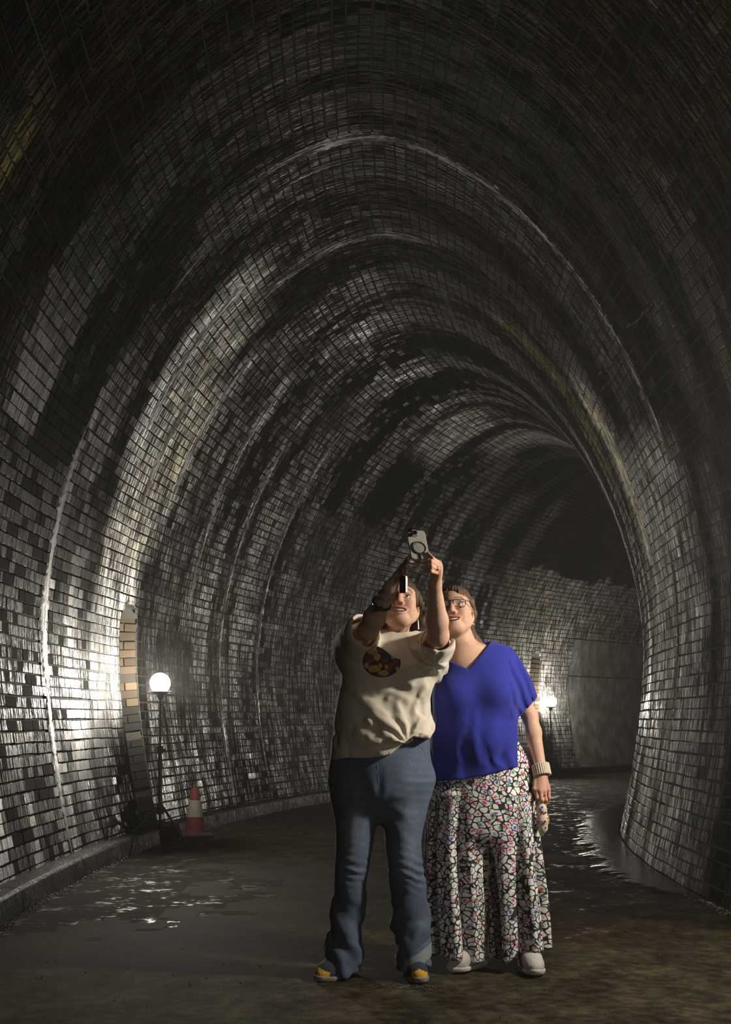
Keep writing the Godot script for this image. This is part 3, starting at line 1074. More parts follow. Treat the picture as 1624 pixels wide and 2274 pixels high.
# ---------- bodies and clothes: smooth distance fields meshed as surface nets ----------
class Sdf:
	var prims := []            # [type, k, op, ...]; op 0 joins, 1 cuts
	var slack := 0.02
	var post = null     # (p, d) -> d, for folds, hems and openings
	var lo := Vector3(1e9, 1e9, 1e9)
	var hi := Vector3(-1e9, -1e9, -1e9)

	func grow(p: Vector3, r: float):
		lo = lo.min(p - Vector3.ONE * r)
		hi = hi.max(p + Vector3.ONE * r)

	func cap(a: Vector3, b: Vector3, ra: float, rb: float, k := 0.02, op := 0):
		prims.append([0, k, op, a, b - a, ra, rb - ra, maxf((b - a).length_squared(), 1e-9)])
		if op == 0: grow(a, ra + 0.02); grow(b, rb + 0.02)

	func chain(pts: Array, rad: Array, k := 0.02, op := 0):
		for i in pts.size() - 1: cap(pts[i], pts[i + 1], rad[i], rad[i + 1], k, op)

	func ell(c: Vector3, r: Vector3, k := 0.02, op := 0, basis := Basis.IDENTITY):
		prims.append([1, k, op, c, Vector3.ONE / r, basis.inverse(), basis != Basis.IDENTITY])
		if op == 0: grow(c, maxf(r.x, maxf(r.y, r.z)) + 0.02)

	# a column: rows of [y, left x, right x, centre z, half depth] from the bottom up, smoothed
	func col(rows: Array, k := 0.03, op := 0, square := 2.0):
		var y0: float = rows[0][0]
		var y1: float = rows[rows.size() - 1][0]
		var n := int((y1 - y0) / 0.006) + 2
		var t := [PackedFloat32Array(), PackedFloat32Array(), PackedFloat32Array(), PackedFloat32Array()]
		for i in n:
			var y := lerpf(y0, y1, i / (n - 1.0))
			var j := 0
			while j < rows.size() - 2 and y > rows[j + 1][0]: j += 1
			var f: float = (y - rows[j][0]) / (rows[j + 1][0] - rows[j][0])
			var q := []
			for c in range(1, 5):
				var p0: float = rows[maxi(j - 1, 0)][c]
				var p1: float = rows[j][c]
				var p2: float = rows[j + 1][c]
				var p3: float = rows[mini(j + 2, rows.size() - 1)][c]
				q.append(cubic_interpolate(p1, p2, p0, p3, f))
			t[0].append((q[0] + q[1]) / 2); t[1].append((q[1] - q[0]) / 2); t[2].append(q[2]); t[3].append(q[3])
			if op == 0: grow(Vector3(q[0], y, q[2]), q[3] + 0.02); grow(Vector3(q[1], y, q[2]), q[3] + 0.02)
		prims.append([2, k, op, y0, y1, n, t[0], t[1], t[2], t[3], square])

	func one(q: Array, p: Vector3) -> float:
		match q[0]:
			0:
				var v: Vector3 = p - q[3]
				var h: float = clampf(v.dot(q[4]) / q[7], 0.0, 1.0)
				return (v - q[4] * h).length() - q[5] - q[6] * h
			1:
				var v: Vector3 = p - q[3]
				if q[6]: v = q[5] * v
				var a: Vector3 = v * q[4]
				var k0 := a.length()
				return k0 * (k0 - 1.0) / maxf((a * q[4]).length(), 1e-6) if k0 > 1e-5 else -0.02
			_:
				var f: float = clampf((p.y - q[3]) / (q[4] - q[3]), 0.0, 1.0) * (q[5] - 1)
				var i := mini(int(f), q[5] - 2)
				f -= i
				var ia: float = 1.0 / lerpf(q[7][i], q[7][i + 1], f)
				var ib: float = 1.0 / lerpf(q[9][i], q[9][i + 1], f)
				var x: float = (p.x - lerpf(q[6][i], q[6][i + 1], f)) * ia
				var z: float = (p.z - lerpf(q[8][i], q[8][i + 1], f)) * ib
				var k0 := 0.0
				if q[10] == 2.0: k0 = sqrt(x * x + z * z)
				else: k0 = pow(pow(absf(x), q[10]) + pow(absf(z), q[10]), 1.0 / q[10])
				var e := -0.03
				if k0 > 0.05:
					var k1 := sqrt(x * x * ia * ia + z * z * ib * ib) * k0 / sqrt(x * x + z * z)
					e = k0 * (k0 - 1.0) / k1
				return maxf(e, maxf(q[3] - p.y, p.y - q[4]))

	func eval(p: Vector3, list: Array) -> float:
		var d := 10.0
		for q in list:
			var e := one(q, p)
			var k: float = q[1]
			if q[2] == 1:
				e = -e
				var h := maxf(k - absf(d - e), 0.0) / k
				d = maxf(d, e) + h * h * k * 0.25
			else:
				var h := maxf(k - absf(d - e), 0.0) / k
				d = minf(d, e) - h * h * k * 0.25
		return post.call(p, d) if post != null else d

	func mesh(cell: float) -> Geo:
		const B := 4
		var g := Geo.new()
		var nb := Vector3i(((hi - lo) / (cell * B)).ceil())
		var nx := nb.x * B + 1
		var ny := nb.y * B + 1
		var nz := nb.z * B + 1
		var sy := nx
		var sz := nx * ny
		var val := PackedFloat32Array()
		val.resize(nx * ny * nz)
		val.fill(1e3)
		var idx := PackedInt32Array()
		idx.resize(nx * ny * nz)
		idx.fill(-1)
		var half := cell * B * 0.5
		var reach := half * 1.7320508
		var active := []
		for bz in nb.z:
			for by in nb.y:
				for bx in nb.x:
					var c := lo + Vector3(bx, by, bz) * cell * B + Vector3.ONE * half
					var list := []
					var near := 10.0
					for q in prims:
						var e := one(q, c)
						if e < reach * 1.4 + q[1] + slack:
							list.append(q)
							if q[2] == 0: near = minf(near, e)
					if near > reach * 1.3 + slack: continue
					if absf(eval(c, list)) > reach * 1.6 + slack: continue
					active.append(Vector3i(bx, by, bz))
					for z in range(bz * B, bz * B + B + 1):
						for y in range(by * B, by * B + B + 1):
							var o := z * sz + y * sy
							for x in range(bx * B, bx * B + B + 1):
								if val[o + x] == 1e3: val[o + x] = eval(lo + Vector3(x, y, z) * cell, list)
		var corner := [0, 1, sy, sy + 1, sz, sz + 1, sz + sy, sz + sy + 1]
		for b in active:
			for z in range(b.z * B, b.z * B + B):
				for y in range(b.y * B, b.y * B + B):
					for x in range(b.x * B, b.x * B + B):
						var o := z * sz + y * sy + x
						var s0 := val[o] < 0.0
						var mixed := false
						for k in range(1, 8):
							if (val[o + corner[k]] < 0.0) != s0:
								mixed = true
								break
						if not mixed: continue
						var sum := Vector3.ZERO
						var cnt := 0
						for k in 8:
							for ax in [1, 2, 4]:
								if k & ax: continue
								var a := val[o + corner[k]]
								var c := val[o + corner[k | ax]]
								if (a < 0.0) != (c < 0.0):
									var q := Vector3(k & 1, (k >> 1) & 1, k >> 2)
									var t := a / (a - c)
									if ax == 1: q.x += t
									elif ax == 2: q.y += t
									else: q.z += t
									sum += q
									cnt += 1
						idx[o] = g.v.size()
						g.v.append(lo + (Vector3(x, y, z) + sum / cnt) * cell)
		var step := [1, sy, sz]
		for b in active:
			for z in range(b.z * B, b.z * B + B):
				for y in range(b.y * B, b.y * B + B):
					for x in range(b.x * B, b.x * B + B):
						var o := z * sz + y * sy + x
						var inside := val[o] < 0.0
						for ax in 3:
							if (val[o + step[ax]] < 0.0) == inside: continue
							var u: int = step[(ax + 1) % 3]
							var w: int = step[(ax + 2) % 3]
							if o - u - w < 0: continue
							var a := idx[o]
							var c := idx[o - u]
							var d := idx[o - u - w]
							var e := idx[o - w]
							if a < 0 or c < 0 or d < 0 or e < 0: continue
							if inside: g.quad(a, e, d, c)
							else: g.quad(a, c, d, e)
		g.smooth()
		return g

func paint(g: Geo, f: Callable):
	g.c.resize(g.v.size())
	for k in g.v.size(): g.c[k] = f.call(g.v[k])

func place(g: Geo, t: Transform3D):
	for k in g.v.size():
		g.v[k] = t * g.v[k]
		g.n[k] = (t.basis * g.n[k]).normalized()

func join(parts: Array) -> ArrayMesh:      # several shapes with a material each become the surfaces of one mesh
	var m := ArrayMesh.new()
	for p in parts:
		if p[0].i.size() == 0: continue
		var g: Geo = p[0]
		if g.c.size() != g.v.size():
			g.c.resize(g.v.size())
			g.c.fill(Color.WHITE)
		if g.t.size() != g.v.size(): g.t.resize(g.v.size())
		m.add_surface_from_arrays(Mesh.PRIMITIVE_TRIANGLES, g.arrays())
		m.surface_set_material(m.get_surface_count() - 1, p[1])
	return m

func merge(a: Geo, b: Geo):
	var o := a.v.size()
	for x in [a, b]:
		if x.c.size() != x.v.size():
			x.c.resize(x.v.size())
			x.c.fill(Color.WHITE)
		if x.t.size() != x.v.size(): x.t.resize(x.v.size())
	a.v.append_array(b.v); a.n.append_array(b.n); a.c.append_array(b.c); a.t.append_array(b.t)
	for k in b.i: a.i.append(k + o)

func rows_at(d: float, list: Array) -> Array:     # rows of [pixel y, left x, right x, centre depth offset, half depth] from the top down, at depth d
	var out := []
	for q in list:
		var a := px(q[1], q[0], d)
		var b := px(q[2], q[0], d)
		out.push_front([a.y, a.x, b.x, a.z + q[3], q[4]])
	return out

# ---------- the two women ----------
func build_people():
	people_materials()
	woman_in_tee()
	woman_in_blue()

func people_materials():
	var sk := mat("skin", Color.WHITE, 0.58, 0.0, true)
	sk.metallic_specular = 0.38
	sk.subsurf_scatter_enabled = true
	sk.subsurf_scatter_strength = 0.12
	mat("eye", Color.WHITE, 0.12, 0.0, true)
	mat("teeth", lin(0.72, 0.67, 0.57), 0.25)
	var hair := mat("hair", Color.WHITE, 0.6, 0.0, true)
	hair.metallic_specular = 0.35
	var cl := mat("cloth", Color.WHITE, 0.9, 0.0, true)
	cl.rim_enabled = true
	cl.rim = 0.25
	var weave := noise_image(256, 256, 0.35, 41, 2)
	var wt := tex(256, 256, weave, Image.FORMAT_L8)
	cl.heightmap_enabled = true
	cl.heightmap_texture = wt
	cl.heightmap_scale = 0.04
	cl.uv1_triplanar = true
	cl.uv1_scale = Vector3.ONE * 6.0
	var dn := mat("denim", Color.WHITE, 0.85, 0.0, true)
	dn.albedo_texture = denim_texture()
	dn.uv1_triplanar = true
	dn.uv1_scale = Vector3.ONE * 4.0
	mat("gold", lin(0.75, 0.5, 0.2), 0.25, 1.0)
	mat("silver", lin(0.75, 0.74, 0.72), 0.22, 1.0)
	mat("glossy_black", lin(0.006, 0.006, 0.007), 0.12)
	mat("knit", lin(0.60, 0.52, 0.40), 0.9)
	var pane := mat("lens", Color(1, 1, 1, 0.1), 0.03)
	pane.transparency = BaseMaterial3D.TRANSPARENCY_ALPHA
	var smoke := mat("dark_lens", lin(0.01, 0.009, 0.008), 0.08)
	smoke.metallic_specular = 0.7
	var pr := mat("print_cloth", Color.WHITE, 0.85)
	pr.albedo_texture = print_texture()
	pr.rim_enabled = true
	pr.rim = 0.2

func denim_texture() -> ImageTexture:
	var n := 512
	var a := noise_image(n, n, 0.25, 51, 2)
	var s := stretched(n, n, n, 32, 0.3, 52, 2)
	var out := PackedByteArray()
	out.resize(n * n)
	for k in n * n: out[k] = clampi(int(212 + (a[k] - 128) * 0.35 + (s[k] - 128) * 0.4), 0, 255)
	return tex(n, n, out, Image.FORMAT_L8)

# animal print: pale blobs with dark gaps, some with a coloured centre
func print_texture() -> ImageTexture:
	var n := 1024
	var edge := FastNoiseLite.new()
	edge.noise_type = FastNoiseLite.TYPE_CELLULAR
	edge.seed = 4
	edge.frequency = 0.043
	edge.cellular_jitter = 1.0
	edge.fractal_type = FastNoiseLite.FRACTAL_NONE
	edge.domain_warp_enabled = true
	edge.domain_warp_amplitude = 18.0
	edge.domain_warp_frequency = 0.03
	edge.domain_warp_fractal_type = FastNoiseLite.DOMAIN_WARP_FRACTAL_NONE
	edge.cellular_return_type = FastNoiseLite.RETURN_DISTANCE2_SUB
	var near: FastNoiseLite = edge.duplicate()
	near.cellular_return_type = FastNoiseLite.RETURN_DISTANCE
	var id: FastNoiseLite = edge.duplicate()
	id.cellular_return_type = FastNoiseLite.RETURN_CELL_VALUE
	var dots := [Color(0.62, 0.04, 0.24), Color(0.55, 0.10, 0.06), Color(0.09, 0.28, 0.13), Color(0.06, 0.09, 0.42), Color(0.62, 0.04, 0.24), Color(0.10, 0.26, 0.14)]
	var out := PackedByteArray()
	out.resize(n * n * 3)
	for y in n:
		for x in n:
			var e := edge.get_noise_2d(x, y) + 1.0
			var c := Color(0.012, 0.012, 0.013)
			var r := near.get_noise_2d(x, y) + 1.0
			if e > 0.16 + 0.05 * sin(x * 0.13 + y * 0.07) and r < 0.86:
				c = Color(0.78, 0.77, 0.74)
				var v := id.get_noise_2d(x, y)
				var kind := int((v + 1.0) * 500.0) % 10
				var lop := r + 0.07 * sin(x * 0.21) * sin(y * 0.19)
				if kind < 5:
					if lop < 0.25: c = dots[kind]
					elif lop < 0.34: c = Color(0.80, 0.79, 0.76)
					elif lop < 0.42: c = Color(0.40, 0.40, 0.39)
				elif kind < 7 and lop < 0.28: c = Color(0.5, 0.5, 0.49)
			c = c.linear_to_srgb()
			var k := (y * n + x) * 3
			out[k] = int(c.r * 255); out[k + 1] = int(c.g * 255); out[k + 2] = int(c.b * 255)
	return tex(n, n, out, Image.FORMAT_RGB8)

func pts(list: Array) -> Array:
	var o := []
	for q in list: o.append(px(q[0], q[1], q[2]))
	return o

const SKIN := Color(0.55, 0.335, 0.24)

# ----- heads, in their own frame: x to her left as we see her (our right), y up, z out of the face; eyes at y = 0 -----
func head(turn: Basis, at_: Vector3, neck_to: Vector3, smile: float, o: Dictionary) -> Array:
	var t := Transform3D(turn, at_)
	var s := Sdf.new()
	s.ell(Vector3(0, 0.032, -0.018), Vector3(0.074, 0.086, 0.094), 0.02)
	s.ell(Vector3(0, -0.035, 0.022), Vector3(0.062, 0.078, 0.066), 0.04)
	s.ell(Vector3(0, -0.094, 0.058), Vector3(0.026, 0.02, 0.022), 0.04)
	for m in [-1.0, 1.0]:
		s.ell(Vector3(m * 0.04, -0.036, 0.058), Vector3(0.024, 0.022, 0.022), 0.03)
		s.cap(Vector3(m * 0.057, -0.05, 0.0), Vector3(m * 0.024, -0.095, 0.045), 0.018, 0.016, 0.03)
		s.cap(Vector3(m * 0.046, 0.02, 0.07), Vector3(m * 0.012, 0.019, 0.083), 0.011, 0.011, 0.018)
	s.ell(Vector3(0, 0.045, 0.045), Vector3(0.058, 0.05, 0.044), 0.03)
	# nose
	s.chain([Vector3(0, 0.008, 0.086), Vector3(0, -0.018, 0.098), Vector3(0, -0.036, 0.108)], [0.008, 0.0095, 0.0115], 0.014)
	for m in [-1.0, 1.0]:
		s.ell(Vector3(m * 0.0125, -0.04, 0.096), Vector3(0.0085, 0.0075, 0.010), 0.008)
	# eye hollows, then lids
	for m in [-1.0, 1.0]:
		s.ell(Vector3(m * 0.031, 0.0, 0.094), Vector3(0.018, 0.0115, 0.018), 0.010, 1)
	for m in [-1.0, 1.0]:
		s.chain([Vector3(m * 0.0165, 0.001, 0.079), Vector3(m * 0.025, 0.0112, 0.0825), Vector3(m * 0.038, 0.0108, 0.080), Vector3(m * 0.0475, 0.001, 0.071)], [0.0028, 0.0032, 0.0032, 0.0028], 0.005)
		s.chain([Vector3(m * 0.0175, -0.003, 0.079), Vector3(m * 0.03, -0.0098, 0.0805), Vector3(m * 0.0455, -0.003, 0.072)], [0.0028, 0.003, 0.0028], 0.006)
		for k in 1: s.ell(Vector3(m * 0.006, -0.0475, 0.101), Vector3(0.003, 0.004, 0.0045), 0.003, 1)
	# lips round an open smile: a crescent that follows yc(x)
	var w := 0.034
	var up := 0.0095 * smile
	var yc := func(x: float) -> float: return -0.0745 + up * x * x / (w * w)
	var zs := func(x: float) -> float: return 0.0925 - 13.0 * x * x
	var ul := []
	var ll := []
	var ur := []
	var lr := []
	for k in 9:
		var x := w * (k - 4) / 4.0
		var f := 1.0 - x * x / (w * w)
		ul.append(Vector3(x, yc.call(x) + 0.0105 * sqrt(f) - (0.0012 if k == 4 else 0.0), zs.call(x) + 0.001 * f)); ur.append(0.0028 + 0.0014 * f)
		ll.append(Vector3(x, yc.call(x) - 0.0118 * sqrt(f), zs.call(x) - 0.004 * f)); lr.append(0.0028 + 0.0024 * f)
	s.chain(ul, ur, 0.008)
	s.chain(ll, lr, 0.008)
	for m in [-1.0, 1.0]: s.cap(Vector3(m * 0.040, -0.03, 0.070), Vector3(m * 0.046, -0.066, 0.056), 0.012, 0.010, 0.02)
	for k in 8:
		var x0 := 0.029 * (k - 4) / 4.0
		var x1 := 0.029 * (k - 3) / 4.0
		s.cap(Vector3(x0, yc.call(x0), zs.call(x0) + 0.003), Vector3(x1, yc.call(x1), zs.call(x1) + 0.003), 0.0078 * sqrt(maxf(0.06, 1.0 - x0 * x0 / 0.00088)), 0.0078 * sqrt(maxf(0.06, 1.0 - x1 * x1 / 0.00088)), 0.0025, 1)
		s.cap(Vector3(x0, yc.call(x0), zs.call(x0) - 0.008), Vector3(x1, yc.call(x1), zs.call(x1) - 0.008), 0.0078 * sqrt(maxf(0.06, 1.0 - x0 * x0 / 0.00088)), 0.0078 * sqrt(maxf(0.06, 1.0 - x1 * x1 / 0.00088)), 0.0025, 1)
	# ears
	for m in [-1.0, 1.0]:
		var eb := Basis(Vector3.UP, m * 0.35)
		s.ell(Vector3(m * 0.076, -0.012, -0.008), Vector3(0.009, 0.031, 0.019), 0.006, 0, eb)
		s.ell(Vector3(m * 0.084, -0.006, -0.003), Vector3(0.006, 0.018, 0.011), 0.006, 1, eb)
		s.ell(Vector3(m * 0.074, -0.039, -0.002), Vector3(0.006, 0.009, 0.008), 0.006)
	# neck
	var nk := t.affine_inverse() * neck_to
	s.cap(Vector3(0, -0.05, -0.035), nk, 0.050, 0.055, 0.022)
	var g := s.mesh(0.0032)
	var lip := Color(0.40, 0.155, 0.13)
	paint(g, func(p: Vector3) -> Color:
		var c := SKIN
		var blush: float = exp(-(Vector3(absf(p.x) - 0.042, p.y + 0.038, p.z - 0.07).length_squared()) / 0.0006)
		c = c.lerp(Color(0.50, 0.20, 0.145), 0.5 * blush)
		c = c.lerp(Color(0.47, 0.19, 0.14), 0.45 * exp(-(p - Vector3(0, -0.038, 0.11)).length_squared() / 0.0003))
		if p.z > 0.068:
			var y0: float = yc.call(p.x)
			var f := sqrt(maxf(0.0, 1.0 - p.x * p.x / 0.00137))
			var e: float = absf(p.y - y0) / (0.0155 * f + 0.001)
			if e < 1.0 and absf(p.x) < 0.0365: c = lip.lerp(c, smoothstep(0.8, 1.0, e))
			if e < 0.75 and p.z < zs.call(p.x) - 0.0045: c = Color(0.09, 0.02, 0.02)
		var bx := absf(p.x)
		if p.z > 0.05 and bx > 0.01 and bx < 0.055:
			var by := 0.0235 + 0.006 * sin((bx - 0.01) / 0.045 * PI) - 0.006 * maxf(0.0, (bx - 0.04) / 0.015)
			c = c.lerp(Color(0.10, 0.055, 0.035), 0.8 * (1.0 - smoothstep(0.0022, 0.005, absf(p.y - by))))
			if absf(p.y) < 0.012 and bx < 0.05 and bx > 0.015: c = c.lerp(Color(0.16, 0.07, 0.05), 0.55 * (1.0 - smoothstep(0.002, 0.004, absf(absf(p.y - 0.001) - 0.0075))))
		c *= 1.0 + 0.10 * noise_a.get_noise_3d(p.x * 60, p.y * 60, p.z * 60)
		return c)
	# eyeballs with iris and pupil turned the way she looks
	var ey := Geo.new()
	var look: Vector3 = o.look
	for m in [-1.0, 1.0]:
		var c := Vector3(m * 0.031, 0.0005, 0.0705)
		var first := ey.v.size()
		var b := Basis.looking_at(-look, Vector3.UP)
		for i in 17:
			for j in 24:
				var a := 1.9 * i / 16.0
				var q := TAU * j / 24.0
				var nn := b * Vector3(sin(a) * cos(q), sin(a) * sin(q), cos(a))
				var colr := Color(0.62, 0.60, 0.57)
				if a < 0.21: colr = Color(0.004, 0.004, 0.004)
				elif a < 0.44: colr = Color(0.07, 0.09, 0.10)
				elif a < 0.49: colr = Color(0.02, 0.02, 0.025)
				ey.add(c + nn * 0.0126, nn, colr)
		for i in 16:
			for j in 24:
				var j2 := (j + 1) % 24
				ey.quad(first + i * 24 + j, first + i * 24 + j2, first + (i + 1) * 24 + j2, first + (i + 1) * 24 + j)
	# upper row of teeth on an arc
	var te := Geo.new()
	for k in 10:
		var x := (k - 4.5) * 0.0057
		var c := Vector3(x, yc.call(x) + 0.0032 - 0.0005 * (k % 2), zs.call(x) - 0.0052)
		cbox(te, c, Vector3(0.0056, 0.0090 - 0.004 * absf(x) / 0.03, 0.005), 0.0014, Basis(Vector3.UP, atan(26.0 * x)))
	for q in [g, ey, te]: place(q, t)
	return [g, ey, te]

func hand_bones(s: Sdf, wrist: Vector3, palm: Array, fingers: Array, r := 0.0078):
	for b in palm: s.cap(wrist, b, 0.017, 0.0115, 0.014)
	for f in fingers:
		var rad := []
		for k in f.size(): rad.append(r * lerpf(1.12, 0.86, float(k) / (f.size() - 1)))
		s.chain(f, rad, 0.005)

func nail(g: Geo, tip: Vector3, dir: Vector3, up: Vector3):
	var side := dir.cross(up).normalized()
	var nn := side.cross(dir).normalized()
	if nn.dot(up) < 0: nn = -nn
	var first := g.v.size()
	for i in 3:
		for j in 3:
			g.add(tip + dir * (i - 1) * 0.0045 + side * (j - 1) * 0.004 + nn * (0.0078 - (0.0012 if j != 1 else 0.0)), (nn + side * (j - 1) * 0.4).normalized())
	for i in 2:
		for j in 2:
			var a := first + i * 3 + j
			g.quad(a, a + 1, a + 4, a + 3)

func ring(g: Geo, c: Vector3, axis: Vector3, r: float, thick: float, n := 24):
	var u := axis.cross(Vector3(0.2, 1, 0.1)).normalized()
	var v := axis.cross(u).normalized()
	var p := []
	for k in n + 1: p.append(c + (u * cos(TAU * k / n) + v * sin(TAU * k / n)) * r)
	tube(g, p, thick, 8)

func ball(g: Geo, c: Vector3, r: float, seg := 8, squash := 1.0):
	var prof := []
	for k in seg + 1:
		var a := -PI / 2 + PI * k / seg
		prof.append(Vector2(r * cos(a), r * sin(a) * squash))
	lathe(g, prof, seg + 4, c)

func rel(g: Geo, base: Vector3) -> Geo:
	for k in g.v.size(): g.v[k] -= base
	return g

func part(called: String, g: Geo, m, parent: Node3D) -> MeshInstance3D:
	var top: Node3D = parent
	while top.get_parent() != self: top = top.get_parent()
	rel(g, top.position)
	if g.c.size() != g.v.size():
		g.c.resize(g.v.size())
		g.c.fill(Color.WHITE)
	if g.t.size() != g.v.size(): g.t.resize(g.v.size())
	return put(called, g.mesh(), m, parent)

func fold(p: Vector3, dir: Vector3, wave: float, warp: float) -> float:   # -1..1 ridges across dir
	var n := noise_a.get_noise_3d(p.x * 3.0, p.y * 3.0, p.z * 3.0)
	return sin(p.dot(dir) * TAU / wave + warp * n)

# ----- the woman in the cream tee, arms up with the phone -----
func woman_in_tee():
	var D := 5.47
	var base := px(850, 1600, D)
	base.y = 0
	var me := thing("person", base, "woman in cream t-shirt and flared jeans, head back, raising a phone in both hands", "person")
	# body under the clothes
	var neck := px(884, 1412, D)
	var S := Sdf.new()
	var sl := px(780, 1424, D - 0.02)
	var el := px(818, 1398, 5.19)
	var wl := px(866, 1306, 5.02)
	var sr := px(962, 1440, D - 0.02)
	var er := px(973, 1412, 5.17)
	var wr := px(966, 1299, 5.02)
	S.cap(neck + Vector3(0, -0.06, 0.0), neck + Vector3(0, 0.03, 0), 0.075, 0.054, 0.04)
	S.cap(sl, sr, 0.055, 0.055, 0.05)
	S.chain([sl, sl.lerp(el, 0.5), el], [0.055, 0.05, 0.041], 0.03)
	S.chain([el, el.lerp(wl, 0.3), wl], [0.041, 0.042, 0.026], 0.02)
	S.chain([sr, sr.lerp(er, 0.5), er], [0.055, 0.05, 0.042], 0.03)
	S.chain([er, er.lerp(wr, 0.3), wr], [0.042, 0.043, 0.025], 0.02)
	S.col(rows_at(D, [[1440, 810, 940, 0, 0.09], [1520, 790, 935, 0, 0.10], [1620, 780, 930, 0, 0.10], [1740, 760, 940, 0, 0.10]]), 0.05)
	for q in [[790, 1760, 775, 2140], [900, 1760, 915, 2130]]: S.cap(px(q[0], q[1], D), px(q[2], q[3], D), 0.06, 0.035, 0.05)
	var body := S.mesh(0.0075)
	paint(body, func(p: Vector3) -> Color: return SKIN * (1.0 + 0.10 * noise_a.get_noise_3d(p.x * 25, p.y * 25, p.z * 25)))
	# hands: each finger a chain of its own, closed on the phone
	var H := Sdf.new()
	var rb := pts([[974, 1250, 4.975], [976, 1257, 4.97], [976, 1265, 4.975], [974, 1273, 4.985]])
	var rf := [pts([[974, 1250, 4.975], [961, 1240, 4.925], [951, 1229, 4.93]]), pts([[976, 1257, 4.97], [957, 1247, 4.915], [940, 1250, 4.93]]),
		pts([[976, 1265, 4.975], [958, 1258, 4.915], [939, 1261, 4.935]]), pts([[974, 1273, 4.985], [957, 1268, 4.925], [937, 1271, 4.945]]), pts([[968, 1289, 5.0], [955, 1262, 5.01], [947, 1240, 5.0]])]
	hand_bones(H, wr, rb, rf)
	H.cap(wr, wr.lerp(er, 0.15), 0.0235, 0.027, 0.02)
	var lb := pts([[895, 1257, 4.985], [892, 1264, 4.975], [889, 1271, 4.975], [885, 1279, 4.985]])
	var lf := [pts([[895, 1257, 4.985], [904, 1240, 4.93], [915, 1233, 4.92]]), pts([[892, 1264, 4.975], [909, 1246, 4.92], [929, 1256, 4.93]]),
		pts([[889, 1271, 4.975], [903, 1258, 4.925], [917, 1267, 4.94]]), pts([[885, 1279, 4.985], [896, 1270, 4.94], [906, 1278, 4.955]]), pts([[877, 1291, 5.0], [893, 1263, 5.03], [906, 1240, 5.01]])]
	hand_bones(H, wl, lb, lf)
	H.cap(wl, wl.lerp(el, 0.15), 0.024, 0.028, 0.02)
	var hands := H.mesh(0.003)
	paint(hands, func(p: Vector3) -> Color: return SKIN.lerp(Color(0.48, 0.22, 0.15), 0.3) * (1.0 + 0.14 * noise_a.get_noise_3d(p.x * 70, p.y * 70, p.z * 70)))
	var nails := Geo.new()
	for f in rf.slice(0, 4) + lf.slice(1, 4): nail(nails, f[2], (f[2] - f[1]).normalized(), Vector3(0, 0.5, 1))
	nails.smooth()
	# head, tilted back
	var turn := Basis(Vector3.BACK, -0.04) * Basis(Vector3.UP, -0.06) * Basis(Vector3.RIGHT, -0.50)
	var hc := px(888, 1348, D - 0.05)
	var hd := head(turn, hc, neck + Vector3(0, -0.02, 0), 1.0, {"look": Vector3(0.05, 0.25, 1).normalized()})
	merge(body, hands)
	merge(body, hd[0])
	rel(body, base); rel(nails, base); rel(hd[1], base); rel(hd[2], base)
	mat("nail", lin(0.55, 0.33, 0.27), 0.2)
	put("body", join([[body, M.skin], [nails, M.nail], [hd[1], M.eye], [hd[2], M.teeth]]), null, me)
	hair_tee(me, Transform3D(turn, hc))
	tee(me, D, neck, sl, el, sr, er)
	jeans(me, D)
	shoe(me, px(752, 1600, D - 0.02), -0.62, 0.262, [Color(0.014, 0.022, 0.042), Color(0.24, 0.23, 0.21), Color(0.62, 0.33, 0.02)], true)
	shoe(me, px(915, 1600, D - 0.03), 0.20, 0.262, [Color(0.014, 0.022, 0.042), Color(0.22, 0.21, 0.19), Color(0.62, 0.33, 0.02)], true)
	# what she wears on wrist, fingers, ear and hair
	var dirl := (wl - el).normalized()
	var g := Geo.new()
	ring(g, wl.lerp(el, 0.36), dirl, 0.0345, 0.0075)
	cbox(g, wl.lerp(el, 0.36) + dirl.cross(Vector3(1, 0, 0)).normalized() * -0.036 + Vector3(-0.012, 0.006, 0), Vector3(0.034, 0.034, 0.011), 0.003, Basis.looking_at(Vector3(-0.35, 0.7, 0.4), dirl))
	part("watch", g, M.glossy_black, me)
	g = Geo.new()
	var u := dirl.cross(Vector3(0.2, 1, 0.1)).normalized()
	var v := dirl.cross(u).normalized()
	for k in 24: ball(g, wl.lerp(el, 0.17) + (u * cos(TAU * k / 24) + v * sin(TAU * k / 24)) * 0.0335 + dirl * 0.006 * sin(TAU * k / 24), 0.0042, 6)
	tag(part("bracelet", g, M.silver, me), "silver bead bracelet", "")
	g = Geo.new()
	ring(g, lf[2][0].lerp(lf[2][1], 0.45), (lf[2][1] - lf[2][0]).normalized(), 0.0092, 0.0016)
	var rg := part("finger_ring", g, M.silver, me)
	g = Geo.new()
	ball(g, lf[2][0].lerp(lf[2][1], 0.45) + Vector3(-0.001, 0.003, 0.0115), 0.006, 10)
	part("stone", g, mat("turquoise", lin(0.12, 0.38, 0.40), 0.2), rg)
	g = Geo.new()
	for k in 2: ring(g, rf[2][0].lerp(rf[2][1], 0.35 + 0.12 * k), (rf[2][1] - rf[2][0]).normalized(), 0.0092, 0.0018)
	part("finger_ring", g, M.gold, me)
	var ht := Transform3D(turn, hc)
	var lobe := ht * Vector3(0.078, -0.047, 0.0)
	g = Geo.new()
	tube(g, [lobe, lobe + Vector3(0.001, -0.016, 0.004)], 0.001, 6)
	tube(g, [lobe + Vector3(0.001, -0.016, 0.004), lobe + Vector3(0.003, -0.052, 0.006)], [0.0022, 0.0028], 8)
	tag(part("earring", g, M.silver, me), "long silver drop earring", "")
	var sg := Geo.new()
